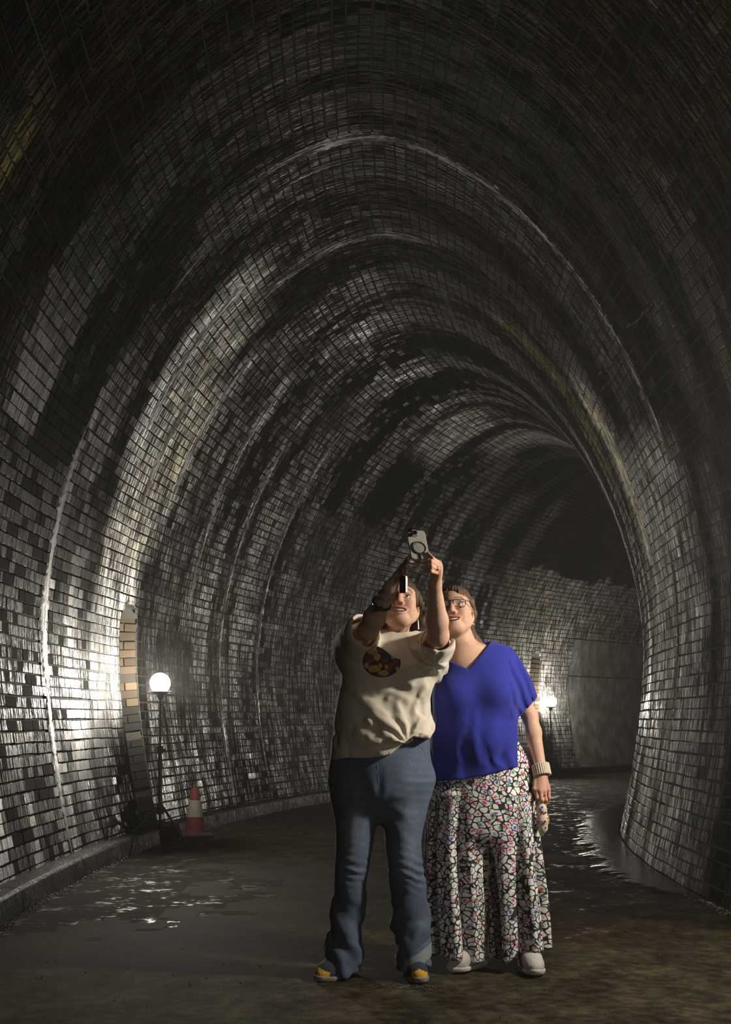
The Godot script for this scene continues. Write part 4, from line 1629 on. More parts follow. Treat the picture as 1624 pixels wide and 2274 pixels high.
	for m in [-1.0, 1.0]:
		var c := Vector3(m * 0.034, 0.093, 0.055)
		var lb2 := Geo.new()
		cbox(lb2, Vector3.ZERO, Vector3(0.055, 0.040, 0.005), 0.0024, Basis(Vector3.RIGHT, -1.0) * Basis(Vector3.UP, m * 0.2))
		place(lb2, Transform3D(Basis.IDENTITY, c))
		merge(sg, lb2)
		tube(sg, [Vector3(m * 0.062, 0.096, 0.05), Vector3(m * 0.082, 0.075, 0.0), Vector3(m * 0.082, 0.03, -0.05)], 0.003, 6)
	tube(sg, [Vector3(-0.012, 0.10, 0.06), Vector3(0, 0.103, 0.062), Vector3(0.012, 0.10, 0.06)], 0.003, 6)
	place(sg, ht)
	part("sunglasses", sg, M.dark_lens, me)
	phone()
	hanging_case(lf[2][1], lf[1][1])

func hair_tee(me: Node3D, t: Transform3D):
	var s := Sdf.new()
	s.ell(Vector3(0, 0.034, -0.03), Vector3(0.087, 0.098, 0.098), 0.02)
	s.ell(Vector3(0, -0.005, -0.075), Vector3(0.082, 0.085, 0.055), 0.04)
	for m in [-1.0, 1.0]:
		s.chain([Vector3(m * 0.07, 0.05, 0.025), Vector3(m * 0.088, 0.0, 0.0), Vector3(m * 0.094, -0.05, -0.04), Vector3(m * 0.088, -0.10, -0.09), Vector3(m * 0.094, -0.15, -0.14)], [0.016, 0.019, 0.024, 0.026, 0.012], 0.02)
		s.chain([Vector3(m * 0.06, -0.02, -0.08), Vector3(m * 0.07, -0.10, -0.12), Vector3(m * 0.06, -0.18, -0.17)], [0.04, 0.035, 0.018], 0.03)
	s.ell(Vector3(0, 0.055, 0.040), Vector3(0.067, 0.060, 0.056), 0.02)
	s.ell(Vector3(0, -0.05, 0.085), Vector3(0.063, 0.112, 0.08), 0.012, 1)
	s.ell(Vector3(0, -0.15, 0.02), Vector3(0.07, 0.08, 0.08), 0.012, 1)
	for m in [-1.0, 1.0]: s.ell(Vector3(m * 0.085, -0.012, -0.002), Vector3(0.03, 0.03, 0.02), 0.012, 1)
	s.post = strands
	var g := s.mesh(0.0038)
	paint(g, func(p: Vector3) -> Color: return Color(0.065, 0.036, 0.021) * (1.0 + 0.7 * noise_a.get_noise_3d(p.x * 90, p.y * 14, p.z * 60)))
	place(g, t)
	part("hair", g, M.hair, me)

func strands(p: Vector3, d: float) -> float:
	if absf(d) > 0.03: return d
	var a := atan2(p.x, p.z + 0.3) * 60.0
	return d + 0.0013 * sin(a * 3.6 + p.y * 40.0 + 4.0 * noise_b.get_noise_3d(p.x * 9, p.y * 9, p.z * 9)) + 0.0012 * noise_b.get_noise_3d(p.x * 60, p.y * 8, p.z * 60)

func tee(me: Node3D, D: float, neck: Vector3, sl: Vector3, el: Vector3, sr: Vector3, er: Vector3):
	var s := Sdf.new()
	s.col(rows_at(D, [[1392, 838, 930, 0, 0.06], [1408, 812, 950, 0, 0.095], [1440, 784, 964, 0, 0.125], [1490, 764, 966, 0.01, 0.15], [1540, 753, 957, 0.015, 0.158], [1590, 746, 959, 0.015, 0.16], [1625, 741, 966, 0.015, 0.166], [1660, 736, 962, 0.01, 0.168], [1720, 729, 948, 0.0, 0.165]]), 0.05, 0, 2.3)
	s.ell(px(822, 1500, D - 0.085), Vector3(0.085, 0.085, 0.085), 0.06)
	s.ell(px(915, 1500, D - 0.085), Vector3(0.085, 0.085, 0.085), 0.06)
	s.ell(px(850, 1615, D - 0.06), Vector3(0.15, 0.10, 0.12), 0.08)
	# sleeves hang wide round the raised arms
	var sle := sl.lerp(el, 0.86)
	var sre := sr.lerp(er, 0.80)
	s.chain([sl + Vector3(0, -0.02, -0.01), sle + Vector3(-0.012, -0.005, 0)], [0.078, 0.078], 0.06)
	s.cap(sl + Vector3(-0.005, -0.075, 0), sle + Vector3(-0.03, -0.05, -0.05), 0.055, 0.04, 0.05)
	s.chain([sr + Vector3(0, -0.02, -0.01), sre + Vector3(0.004, -0.012, 0)], [0.074, 0.072], 0.06)
	s.cap(sr + Vector3(0.0, -0.085, 0.0), sre + Vector3(0.0, -0.075, -0.03), 0.05, 0.035, 0.05)
	# bore out round arms and neck
	var dl := (el - sl).normalized()
	var dr := (er - sr).normalized()
	s.cap(sl.lerp(el, 0.45), el + dl * 0.12, 0.060, 0.074, 0.004, 1)
	s.cap(sr.lerp(er, 0.45), er + dr * 0.12 + Vector3(0, 0.02, 0), 0.060, 0.072, 0.004, 1)
	s.cap(neck + Vector3(0, -0.005, 0.012), neck + Vector3(0, 0.15, 0.05), 0.074, 0.09, 0.006, 1)
	var nl := Vector3(0.62, 0.42, 0.66).normalized()
	var nr := Vector3(0.1, 0.55, 0.83).normalized()
	var pl := sle + dl * 0.012
	var pr2 := sre + dr * 0.02
	var hx := []
	var hy := []
	for q in [[700, 1694], [732, 1691], [765, 1683], [820, 1683], [865, 1676], [887, 1657], [916, 1635], [953, 1643], [968, 1622], [990, 1618]]:
		var w := px(q[0], q[1], D - 0.12)
		hx.append(w.x); hy.append(w.y)
	var knot := px(905, 1650, D - 0.15)
	var arm := px(962, 1480, D - 0.1)
	s.post = func(p: Vector3, d: float) -> float:
		if absf(d) > 0.05: return d
		var n := noise_a.get_noise_3d(p.x * 5.0, p.y * 5.0, p.z * 5.0)
		var low := clampf((1.30 - p.y) / 0.35, 0.0, 1.0)
		# folds pull from the gathered hem up over the belly, and from the raised arm down across the chest
		var to := p - knot
		var r := to.length()
		var ang := atan2(to.y, to.x)
		d += 0.009 * exp(-r * r / 0.05) * sin(ang * 10.0 + 5.0 * n) * smoothstep(0.02, 0.06, r)
		var ta := p - arm
		var ra := ta.length()
		d += 0.007 * exp(-ra * ra / 0.06) * smoothstep(0.03, 0.12, ra) * sin(atan2(ta.y, ta.x) * 7.0 + 4.0 * n)
		var diag := sin((p.x * 0.8 + p.y * 0.75) * TAU / 0.13 + 5.0 * n)
		d += 0.0075 * diag * smoothstep(0.0, 0.35, low) * (0.5 + n)
		d += 0.003 * n
		# hem, sleeve ends
		var hem := table(hx, hy, p.x)
		d = maxf(d, hem - p.y)
		d -= 0.0025 * (1.0 - smoothstep(0.0, 0.006, absf(p.y - hem - 0.02)) ) if p.y - hem < 0.03 else 0.0
		if (p - pl).length() < 0.15: d = maxf(d, (p - pl).dot(nl))
		if (p - pr2).length() < 0.13: d = maxf(d, (p - pr2).dot(nr))
		return d
	var g := s.mesh(0.006)
	paint(g, func(p: Vector3) -> Color: return Color(0.60, 0.535, 0.435) * (1.0 + 0.05 * noise_a.get_noise_3d(p.x * 20, p.y * 20, p.z * 20)))
	part("tee_shirt", g, M.cloth, me)
	# ribbed collar
	var c := Geo.new()
	var p := []
	for k in 33:
		var a := TAU * k / 32
		var q := neck + Vector3(cos(a) * 0.080, 0, 0.015 + sin(a) * 0.074)
		var z := q.z
		# lies on the shirt: search down for its surface
		var y := neck.y + 0.05
		while y > neck.y - 0.12 and s.eval(Vector3(q.x, y, z), s.prims) > 0.0: y -= 0.003
		p.append(Vector3(q.x, y + 0.001, z))
	tube(c, p, 0.0062, 8)
	part("collar", c, mat("collar_rib", lin(0.56, 0.5, 0.41), 0.9), me)
	emblem(me, s, D)

# the oval print: a crowd of yellow and maroon shapes outlined in black
func emblem(me: Node3D, s: Sdf, D: float):
	var n := 256
	var im := Image.create(n, n, false, Image.FORMAT_RGB8)
	var black := Color(0.02, 0.018, 0.016)
	var yellow := Color(0.62, 0.36, 0.03).linear_to_srgb()
	var maroon := Color(0.13, 0.035, 0.035).linear_to_srgb()
	im.fill(black)
	var r := RandomNumberGenerator.new()
	r.seed = 19
	var blobs := [[0.25, 0.18, 0.17, 0.14, 0], [0.17, 0.42, 0.15, 0.16, 1], [0.38, 0.34, 0.10, 0.14, 0], [0.30, 0.72, 0.2, 0.13, 0], [0.55, 0.86, 0.16, 0.10, 0], [0.58, 0.47, 0.11, 0.10, 1], [0.72, 0.66, 0.13, 0.14, 1], [0.86, 0.52, 0.10, 0.11, 1], [0.80, 0.30, 0.06, 0.12, 0], [0.46, 0.62, 0.06, 0.10, 0], [0.62, 0.66, 0.05, 0.09, 0], [0.10, 0.62, 0.07, 0.1, 0], [0.90, 0.72, 0.05, 0.08, 0], [0.47, 0.16, 0.05, 0.07, 1]]
	var wob := FastNoiseLite.new()
	wob.frequency = 0.03
	for y in n:
		for x in n:
			var f := Vector2(x, y) / n
			var w := 0.16 * wob.get_noise_2d(x, y)
			for b in blobs:
				var e := Vector2((f.x - b[0]) / b[2], (f.y - b[1]) / b[3]).length() + w
				if e < 0.9: im.set_pixel(x, y, yellow if b[4] == 0 else maroon)
				elif e < 1.02: im.set_pixel(x, y, black)
			if absf(wob.get_noise_2d(x * 1.6 + 300, y * 1.6)) < 0.035: im.set_pixel(x, y, black)
	var m := mat("printed_ink", Color.WHITE, 0.6)
	m.albedo_texture = ImageTexture.create_from_image(im)
	var c := px(848, 1470, D - 0.16)
	var g := Geo.new()
	var k := 24
	for ring_ in k + 1:
		for a in 48:
			var ang := TAU * a / 48.0
			var rx := 0.0785
			var ry := 0.064
			# the upper right is cut back by a fold-like sweep
			var q := Vector2(cos(ang) * rx, sin(ang) * ry) * ring_ / k
			var top := lerpf(0.064, 0.012, smoothstep(-0.02, 0.075, q.x))
			q.y = minf(q.y, top)
			var x := c.x + q.x
			var y := c.y + q.y
			var z := c.z + 0.12
			while z > c.z - 0.12 and s.eval(Vector3(x, y, z), s.prims) > 0.0: z -= 0.002
			g.add(Vector3(x, y, z + 0.0022), Vector3.BACK, Color.WHITE, Vector2(q.x / rx * 0.5 + 0.5, 0.5 - q.y / ry * 0.5))
	for i in k:
		for a in 48:
			var b := (a + 1) % 48
			g.quad(i * 48 + a, (i + 1) * 48 + a, (i + 1) * 48 + b, i * 48 + b)
	g.smooth()
	tag(part("printed_emblem", g, m, me), "round chest print of yellow, maroon and black shapes", "")

func jeans(me: Node3D, D: float):
	var s := Sdf.new()
	s.col(rows_at(D, [[1600, 752, 956, 0, 0.13], [1650, 742, 955, 0, 0.135], [1690, 732, 958, 0, 0.15], [1724, 729, 967, -0.01, 0.16], [1765, 736, 956, -0.01, 0.15], [1805, 748, 938, -0.01, 0.11], [1825, 760, 925, 0, 0.07]]), 0.035)
	s.col(rows_at(D, [[1735, 732, 846, 0, 0.12], [1790, 741, 843, 0.005, 0.105], [1872, 746, 829, 0.02, 0.088], [1925, 744, 819, 0.03, 0.08], [1985, 739, 812, 0.01, 0.08], [2060, 729, 807, -0.01, 0.10], [2120, 721, 805, -0.01, 0.118], [2158, 719, 804, -0.01, 0.125]]), 0.03)
	s.col(rows_at(D, [[1735, 850, 962, 0, 0.12], [1790, 846, 950, 0.005, 0.105], [1872, 855, 936, 0.025, 0.088], [1925, 862, 940, 0.035, 0.082], [1985, 865, 949, 0.02, 0.082], [2060, 869, 955, 0.0, 0.10], [2110, 875, 956, 0.0, 0.112], [2140, 878, 955, 0.0, 0.118]]), 0.03)
	var k1 := px(785, 1925, D - 0.1)
	var k2 := px(903, 1935, D - 0.1)
	var mid := px(843, 1, D).x
	var crotch := px(842, 1790, D - 0.1)
	s.post = func(p: Vector3, d: float) -> float:
		if absf(d) > 0.05: return d
		var n := noise_a.get_noise_3d(p.x * 5.0, p.y * 5.0, p.z * 5.0)
		var k := k1 if p.x < mid else k2
		var dy := p.y - k.y
		d += 0.0045 * exp(-dy * dy / 0.006) * sin((dy + 0.35 * (p.x - k.x)) * TAU / 0.035 + 4.0 * n) * (0.6 + n)
		# slack above the shoes breaks into slanting folds
		var low := clampf((0.50 - p.y) / 0.3, 0.0, 1.0)
		d += 0.009 * low * sin((p.y * 1.0 + (p.x - k.x) * (1.5 if p.x < mid else -1.3)) * TAU / 0.2 + 3.0 * n + (0.0 if p.x < mid else 1.5))
		# whiskers fan from the crotch
		var tc := p - crotch
		var rc := Vector2(tc.x, tc.y).length()
		d += 0.0028 * exp(-rc * rc / 0.03) * sin(atan2(tc.y, absf(tc.x)) * 9.0 + 3.0 * n) * smoothstep(0.03, 0.09, rc)
		return d + 0.0025 * n
	var g := s.mesh(0.007)
	paint(g, func(p: Vector3) -> Color:
		var n := noise_a.get_noise_3d(p.x * 6, p.y * 6, p.z * 6)
		var k := k1 if p.x < mid else k2
		var q := Vector2((p.x - k.x) / 0.055, (p.y - (k.y + 0.17)) / 0.26).length()
		var fade := clampf(1.15 - q, 0.0, 1.0) * (0.75 + 0.6 * n) * smoothstep(-0.02, 0.06, p.z - k1.z + 0.06)
		var tc := p - crotch
		fade += 0.35 * maxf(0.0, sin((p.y + 0.12 * absf(tc.x)) * TAU / 0.034 + 2.0 * n)) * exp(-absf(tc.y - 0.05) / 0.09) * smoothstep(0.03, 0.10, absf(tc.x))
		var c := Color(0.105, 0.145, 0.23).lerp(Color(0.31, 0.37, 0.47), clampf(fade, 0, 1) * 0.75)
		if p.y < 0.42: c *= 0.85
		return c * (1.0 + 0.25 * n))
	part("jeans", g, M.denim, me)
	# turned-up cuff on her left leg: pale inside of the cloth, slanting round the hem
	var c := Sdf.new()
	c.col(rows_at(D, [[2050, 868, 957, 0.0, 0.106], [2110, 875, 959, 0.0, 0.118], [2150, 878, 958, 0.0, 0.124]]), 0.02)
	var pa := px(955, 2083, D - 0.05)
	var pb := px(876, 2134, D - 0.1)
	var nn := Vector2(-(pb - pa).y, (pb - pa).x).normalized()
	if nn.y < 0: nn = -nn
	c.post = func(p: Vector3, d: float) -> float:
		var h := Vector2(p.x - pa.x, p.y - pa.y).dot(nn)
		return maxf(maxf(d, h), -h - 0.075)
	var cg := c.mesh(0.006)
	paint(cg, func(p: Vector3) -> Color:
		var h := -Vector2(p.x - pa.x, p.y - pa.y).dot(nn)
		return Color(0.10, 0.15, 0.24) if h < 0.02 else Color(0.33, 0.36, 0.40))
	tag(part("cuff", cg, M.denim, me), "pale turned-up cuff", "")
	# fly seam, pocket edge and side seam
	var st := Geo.new()
	var line := []
	for k in 9: line.append(on_front(s, px(836 + 0.6 * k, 1684 + k * 8.5, D), 0.0))
	tube(st, line, 0.0022, 5)
	part("seam", st, mat("seam_thread", lin(0.12, 0.14, 0.19), 0.9), me)
	st = Geo.new()
	line = []
	for k in 9: line.append(on_front(s, px(905 + 5.0 * k, 1640 + k * k * 0.55, D), 0.0))
	tube(st, line, 0.002, 5)
	part("pocket_seam", st, M.seam_thread, me)
	var rv := Geo.new()
	ball(rv, on_front(s, px(941, 1643, D), 0.001), 0.0042, 8)
	part("rivet", rv, mat("copper", lin(0.55, 0.25, 0.14), 0.35, 1.0), me)

func on_front(s: Sdf, p: Vector3, lift: float) -> Vector3:      # the nearest point of a shape straight towards the camera side
	var z := p.z + 0.26
	while z > p.z - 0.2 and s.eval(Vector3(p.x, p.y, z), s.prims) > 0.0: z -= 0.002
	return Vector3(p.x, p.y, z + lift)

func shoe(me: Node3D, heel_mid: Vector3, turn: float, length: float, cols: Array, sneaker: bool):
	var t := Transform3D(Basis(Vector3.UP, turn), Vector3(heel_mid.x, 0, heel_mid.z))
	var L := length
	var s := Sdf.new()      # sole
	s.chain([Vector3(0, 0.02, -L * 0.32), Vector3(0.002, 0.02, 0.0), Vector3(0.004, 0.022, L * 0.30), Vector3(0.0, 0.026, L * 0.48)], [0.034, 0.036, 0.046, 0.030], 0.02)
	s.post = func(p: Vector3, d: float) -> float:
		var top := 0.021 + 0.012 * smoothstep(0.08, 0.18, p.z) + (0.008 if p.z < -0.04 else 0.0)
		return maxf(maxf(d, p.y - top), 0.002 - p.y + 0.010 * smoothstep(0.12, 0.18, p.z))
	var g := s.mesh(0.0042)
	paint(g, func(_p: Vector3) -> Color: return cols[1])
	place(g, t)
	var root := Geo.new()
	var u := Sdf.new()
	u.chain([Vector3(0, 0.055, -L * 0.30), Vector3(0, 0.062, -L * 0.1), Vector3(0.002, 0.052, L * 0.16), Vector3(0.003, 0.036, L * 0.36), Vector3(0, 0.03, L * 0.46)], [0.033, 0.038, 0.040, 0.036, 0.026], 0.03)
	u.cap(Vector3(0, 0.07, -L * 0.26), Vector3(0, 0.10, -L * 0.22), 0.032, 0.033, 0.03)
	u.post = func(p: Vector3, d: float) -> float: return maxf(d + 0.0012 * noise_b.get_noise_3d(p.x * 90, p.y * 90, p.z * 90), 0.016 - p.y)
	root = u.mesh(0.0042)
	paint(root, func(p: Vector3) -> Color:
		if sneaker and p.z > L * 0.33 and p.y < 0.062 - 0.5 * absf(p.x) and absf(p.x - 0.004) < 0.036: return cols[2]
		if not sneaker and p.z > L * 0.30 and p.y < 0.045: return cols[2]
		return cols[0])
	place(root, t)
	var o := part("shoe", root, M.cloth, me)
	part("sole", g, M.cloth, o)
	if sneaker:
		var lc := Geo.new()
		for k in 4:
			var z := L * (0.02 + 0.055 * k)
			var y := 0.098 - 0.009 * k
			tube(lc, [t * Vector3(-0.024, y - 0.008, z), t * Vector3(0, y, z + 0.006), t * Vector3(0.024, y - 0.008, z)], 0.003, 6)
		part("laces", lc, mat("laces", lin(0.05, 0.06, 0.09), 0.9), o)

func phone():
	var c := px(928, 1211, 4.945)
	var p := thing("phone", c, "smartphone in a beige case held overhead, its back with lenses and black ring to us", "phone")
	p.basis = Basis(Vector3.BACK, 0.03) * Basis(Vector3.UP, 0.30) * Basis(Vector3.RIGHT, -0.42)
	var case_ := mat("phone_case", lin(0.34, 0.31, 0.265), 0.5)
	var w := 0.076
	var h := 0.130
	var g := Geo.new()
	var path := []
	for k in 4:
		var cx: float = [1, -1, -1, 1][k] * (w / 2 - 0.013)
		var cy: float = [1, 1, -1, -1][k] * (h / 2 - 0.013)
		for j in 7:
			var a := PI / 2 * (k + j / 6.0)
			path.append(Vector2(cx + 0.013 * cos(a), cy + 0.013 * sin(a)))
	slab(g, path, 0.011, 0.002)
	put("case", g.mesh(), case_, p)
	var sc := Geo.new()
	var inner := []
	for q in path: inner.append(q * 0.95)
	slab(sc, inner, 0.0125, 0.001)
	place(sc, Transform3D(Basis.IDENTITY, Vector3(0, 0, -0.001)))
	put("screen", sc.mesh(), M.glossy_black, p)
	var bump := Geo.new()
	var bp := []
	for q in path: bp.append(Vector2(q.x * 0.50, q.y * 0.25))
	slab(bump, bp, 0.004, 0.001)
	place(bump, Transform3D(Basis.IDENTITY, Vector3(-0.015, 0.050, 0.007)))
	put("camera_bump", bump.mesh(), mat("bump", lin(0.16, 0.145, 0.125), 0.35), p)
	for q in [Vector2(-0.025, 0.061), Vector2(-0.025, 0.040), Vector2(-0.005, 0.051)]:
		var l := Geo.new()
		lathe(l, [Vector2(0.0, 0.0), Vector2(0.0082, 0.0), Vector2(0.0082, 0.004), Vector2(0.0066, 0.0048), Vector2(0.0062, 0.0036), Vector2(0.0, 0.0034)], 20)
		place(l, Transform3D(Basis(Vector3.RIGHT, PI / 2), Vector3(q.x, q.y, 0.0085)))
		put("lens", l.mesh(), M.glossy_black, p)
	var rg := Geo.new()
	ring(rg, Vector3(0, -0.016, 0.0065), Vector3.BACK, 0.0265, 0.003, 36)
	tube(rg, [Vector3(0, -0.045, 0.0065), Vector3(0, -0.066, 0.0065)], 0.0035, 8)
	put("magnet_ring", rg.mesh(), mat("ring_black", lin(0.012, 0.012, 0.012), 0.5), p)
	var dk := Geo.new()
	lathe(dk, [Vector2(0.0, 0.0), Vector2(0.0225, 0.0), Vector2(0.0215, 0.0025), Vector2(0.0, 0.003)], 32)
	place(dk, Transform3D(Basis(Vector3.RIGHT, PI / 2), Vector3(0, -0.016, 0.0055)))
	put("grip_disc", dk.mesh(), mat("grip_grey", lin(0.25, 0.245, 0.24), 0.5), p)

func slab(g: Geo, path: Array, thick: float, ch: float):      # a plate in x and y with chamfered edges
	var n := path.size()
	var first := g.v.size()
	var z := [thick / 2, thick / 2 - ch, -thick / 2 + ch, -thick / 2]
	for k in n:
		var a: Vector2 = path[(k + n - 1) % n]
		var b: Vector2 = path[(k + 1) % n]
		var o := (b - a).orthogonal().normalized()
		if o.dot(path[k]) < 0: o = -o
		for j in 4:
			var q: Vector2 = path[k] - (o * ch if j == 0 or j == 3 else Vector2.ZERO)
			g.add(Vector3(q.x, q.y, z[j]), Vector3(o.x, o.y, [0.7, 0.2, -0.2, -0.7][j]).normalized())
	var f := g.add(Vector3(0, 0, z[0]), Vector3.BACK)
	var bk := g.add(Vector3(0, 0, z[3]), Vector3.FORWARD)
	var rim := g.v.size()
	for k in n:
		g.add(g.v[first + k * 4], Vector3.BACK)
		g.add(g.v[first + k * 4 + 3], Vector3.FORWARD)
	for k in n:
		var m := (k + 1) % n
		for j in 3: g.quad(first + k * 4 + j, first + m * 4 + j, first + m * 4 + j + 1, first + k * 4 + j + 1)
		g.i.append_array([f, rim + m * 2, rim + k * 2])
		g.i.append_array([bk, rim + k * 2 + 1, rim + m * 2 + 1])

func hanging_case(a: Vector3, b: Vector3):
	var c := px(896, 1298, 4.93)
	var t := thing("key_case", c, "small flat black case hanging on two gold rings from the raised hand", "case")
	t.basis = Basis(Vector3.UP, -0.65)
	var g := Geo.new()
	cbox(g, Vector3.ZERO, Vector3(0.03, 0.066, 0.013), 0.002)
	put("case", g.mesh(), M.glossy_black, t)
	g = Geo.new()
	cbox(g, Vector3(0.0155, 0, 0), Vector3(0.002, 0.064, 0.012), 0.0008)
	put("metal_edge", g.mesh(), M.silver, t)
	for k in 2:
		g = Geo.new()
		var lo := Vector3(-0.010 + 0.02 * k, 0.033, 0)
		var hi := t.basis.inverse() * ((a if k == 0 else a.lerp(b, 0.3)) + Vector3(0, -0.008, 0) - c)
		var p := []
		for j in 13:
			var f := TAU * j / 12.0
			p.append(lo.lerp(hi, 0.5 - 0.5 * cos(f)) + Vector3(0.004 * sin(f), 0, 0.002 * sin(f)))
		tube(g, p, 0.0012, 6)
		put("gold_ring", g.mesh(), M.gold, t)

# ----- the woman in blue -----
func woman_in_blue():
	var D := 5.70
	var base := px(1080, 1600, D)
	base.y = 0
	var me := thing("person", base, "smiling woman in glasses, blue v-neck top and wide animal-print trousers, leaning in", "person")
	var neck := px(1034, 1442, D - 0.01)
	var S := Sdf.new()
	var sr := px(1112, 1462, D + 0.01)
	var er := px(1177, 1590, D + 0.03)
	var wr := px(1203, 1712, D - 0.06)
	var sl := px(982, 1468, D + 0.03)
	var el := px(948, 1600, D + 0.17)
	var wl := px(925, 1690, D + 0.14)
	var hc := px(1011, 1363, D - 0.06)
	S.cap(neck + Vector3(0, -0.05, 0), hc + Vector3(0.012, -0.06, -0.02), 0.072, 0.053, 0.04)
	S.cap(sl, sr, 0.05, 0.05, 0.06)
	S.chain([neck + Vector3(-0.012, -0.055, 0.05), neck + Vector3(0.09, -0.035, 0.02)], [0.02, 0.016], 0.03)
	S.col(rows_at(D, [[1440, 985, 1090, 0, 0.07], [1475, 980, 1120, 0, 0.105], [1540, 975, 1130, 0, 0.12], [1640, 985, 1135, 0, 0.11], [1740, 980, 1150, 0, 0.11]]), 0.06)
	for a in [[sl, el, wl], [sr, er, wr]]:
		S.chain([a[0], a[0].lerp(a[1], 0.5), a[1]], [0.048, 0.042, 0.034], 0.03)
		S.chain([a[1], a[1].lerp(a[2], 0.3), a[2]], [0.034, 0.0345, 0.0235], 0.02)
	for q in [[1020, 1760, 1030, 2140], [1130, 1760, 1170, 2130]]: S.cap(px(q[0], q[1], D), px(q[2], q[3], D), 0.06, 0.034, 0.05)
	var body := S.mesh(0.0075)
	paint(body, func(p: Vector3) -> Color: return SKIN * (1.0 + 0.10 * noise_a.get_noise_3d(p.x * 25, p.y * 25, p.z * 25)))
	# right-hand side hand lets the pouch hang from its fingers
	var H := Sdf.new()
	var dd := D - 0.075
	var rb := pts([[1192, 1752, dd - 0.02], [1201, 1757, dd - 0.03], [1210, 1757, dd - 0.025], [1218, 1753, dd]])
	var rf := [pts([[1192, 1752, dd - 0.02], [1194, 1772, dd - 0.035], [1199, 1787, dd - 0.02]]), pts([[1201, 1757, dd - 0.03], [1204, 1777, dd - 0.045], [1205, 1792, dd - 0.025]]),
		pts([[1210, 1757, dd - 0.025], [1213, 1777, dd - 0.04], [1211, 1791, dd - 0.02]]), pts([[1218, 1753, dd], [1220, 1772, dd - 0.01], [1215, 1784, dd]]), pts([[1190, 1728, dd], [1187, 1752, dd - 0.025], [1192, 1776, dd + 0.0]])]
	hand_bones(H, wr, rb, rf, 0.0078)
	H.cap(wr, wr.lerp(er, 0.12), 0.0225, 0.025, 0.02)
	var lbb := [wl + Vector3(-0.02, -0.07, 0.02), wl + Vector3(0.0, -0.075, 0.02), wl + Vector3(0.018, -0.072, 0.015), wl + Vector3(0.034, -0.065, 0.01)]
	var lff := []
	for b in lbb: lff.append([b, b + Vector3(0.0, -0.035, 0.015), b + Vector3(0.004, -0.058, 0.03)])
	lff.append([wl + Vector3(-0.02, -0.025, 0.01), wl + Vector3(-0.042, -0.05, 0.03), wl + Vector3(-0.04, -0.078, 0.04)])
	hand_bones(H, wl, lbb, lff, 0.0078)
	H.cap(wl, wl.lerp(el, 0.12), 0.0225, 0.025, 0.02)
	var hands := H.mesh(0.003)
	paint(hands, func(p: Vector3) -> Color: return SKIN.lerp(Color(0.45, 0.19, 0.14), 0.4) * (1.0 + 0.16 * noise_a.get_noise_3d(p.x * 70, p.y * 70, p.z * 70)))
	var nails := Geo.new()
	for f in rf.slice(0, 4): nail(nails, f[2], (f[2] - f[1]).normalized(), Vector3(0, -0.2, 1))
	nails.smooth()
	var turn := Basis(Vector3.BACK, 0.10) * Basis(Vector3.UP, -0.20) * Basis(Vector3.RIGHT, -0.42)
	var hd := head(turn, hc, neck + Vector3(0, -0.03, 0), 1.3, {"look": Vector3(-0.15, 0.18, 1).normalized()})
	merge(body, hands)
	merge(body, hd[0])
	rel(body, base); rel(nails, base); rel(hd[1], base); rel(hd[2], base)
	put("body", join([[body, M.skin], [nails, M.nail], [hd[1], M.eye], [hd[2], M.teeth]]), null, me)
	var ht := Transform3D(turn, hc)
	hair_blue(me, ht)
	glasses(me, ht)
	var lobe := ht * Vector3(0.079, -0.05, -0.002)
	var g := Geo.new()
	ring(g, lobe + Vector3(0, -0.009, 0), Vector3(1, 0, 0.5).normalized(), 0.0085, 0.0018)
	tag(part("earring", g, M.silver, me), "small silver hoop earring", "")
	top_blue(me, D, neck, sr, er, sl, el)
	trousers(me, D)
	shoe(me, px(1176, 1600, D - 0.10), 0.08, 0.25, [Color(0.52, 0.48, 0.45), Color(0.56, 0.53, 0.50), Color(0.46, 0.41, 0.37)], false)
	shoe(me, px(1042, 1600, D - 0.06), -0.75, 0.25, [Color(0.50, 0.46, 0.43), Color(0.54, 0.51, 0.48), Color(0.45, 0.40, 0.36)], false)
	# knitted cuff on the wrist
	g = Geo.new()
	var dirw := (wr - er).normalized()
	for k in 7: ring(g, wr + dirw * (-0.026 + 0.0075 * k), dirw, 0.0335, 0.0052, 28)
	var u := dirw.cross(Vector3(0.2, 1, 0.1)).normalized()
	var v := dirw.cross(u).normalized()
	for k in 26:
		var e := (u * cos(TAU * k / 26) + v * sin(TAU * k / 26)) * 0.0375
		tube(g, [wr - dirw * 0.028 + e, wr + dirw * 0.021 + e], 0.0028, 6)
	tag(part("bracelet", g, M.knit, me), "wide cream knitted bracelet", "")
	g = Geo.new()
	ring(g, rf[2][0].lerp(rf[2][1], 0.5), (rf[2][1] - rf[2][0]).normalized(), 0.0092, 0.0016)
	part("finger_ring", g, M.gold, me)
	pouch(px(1203, 1812, dd - 0.03))

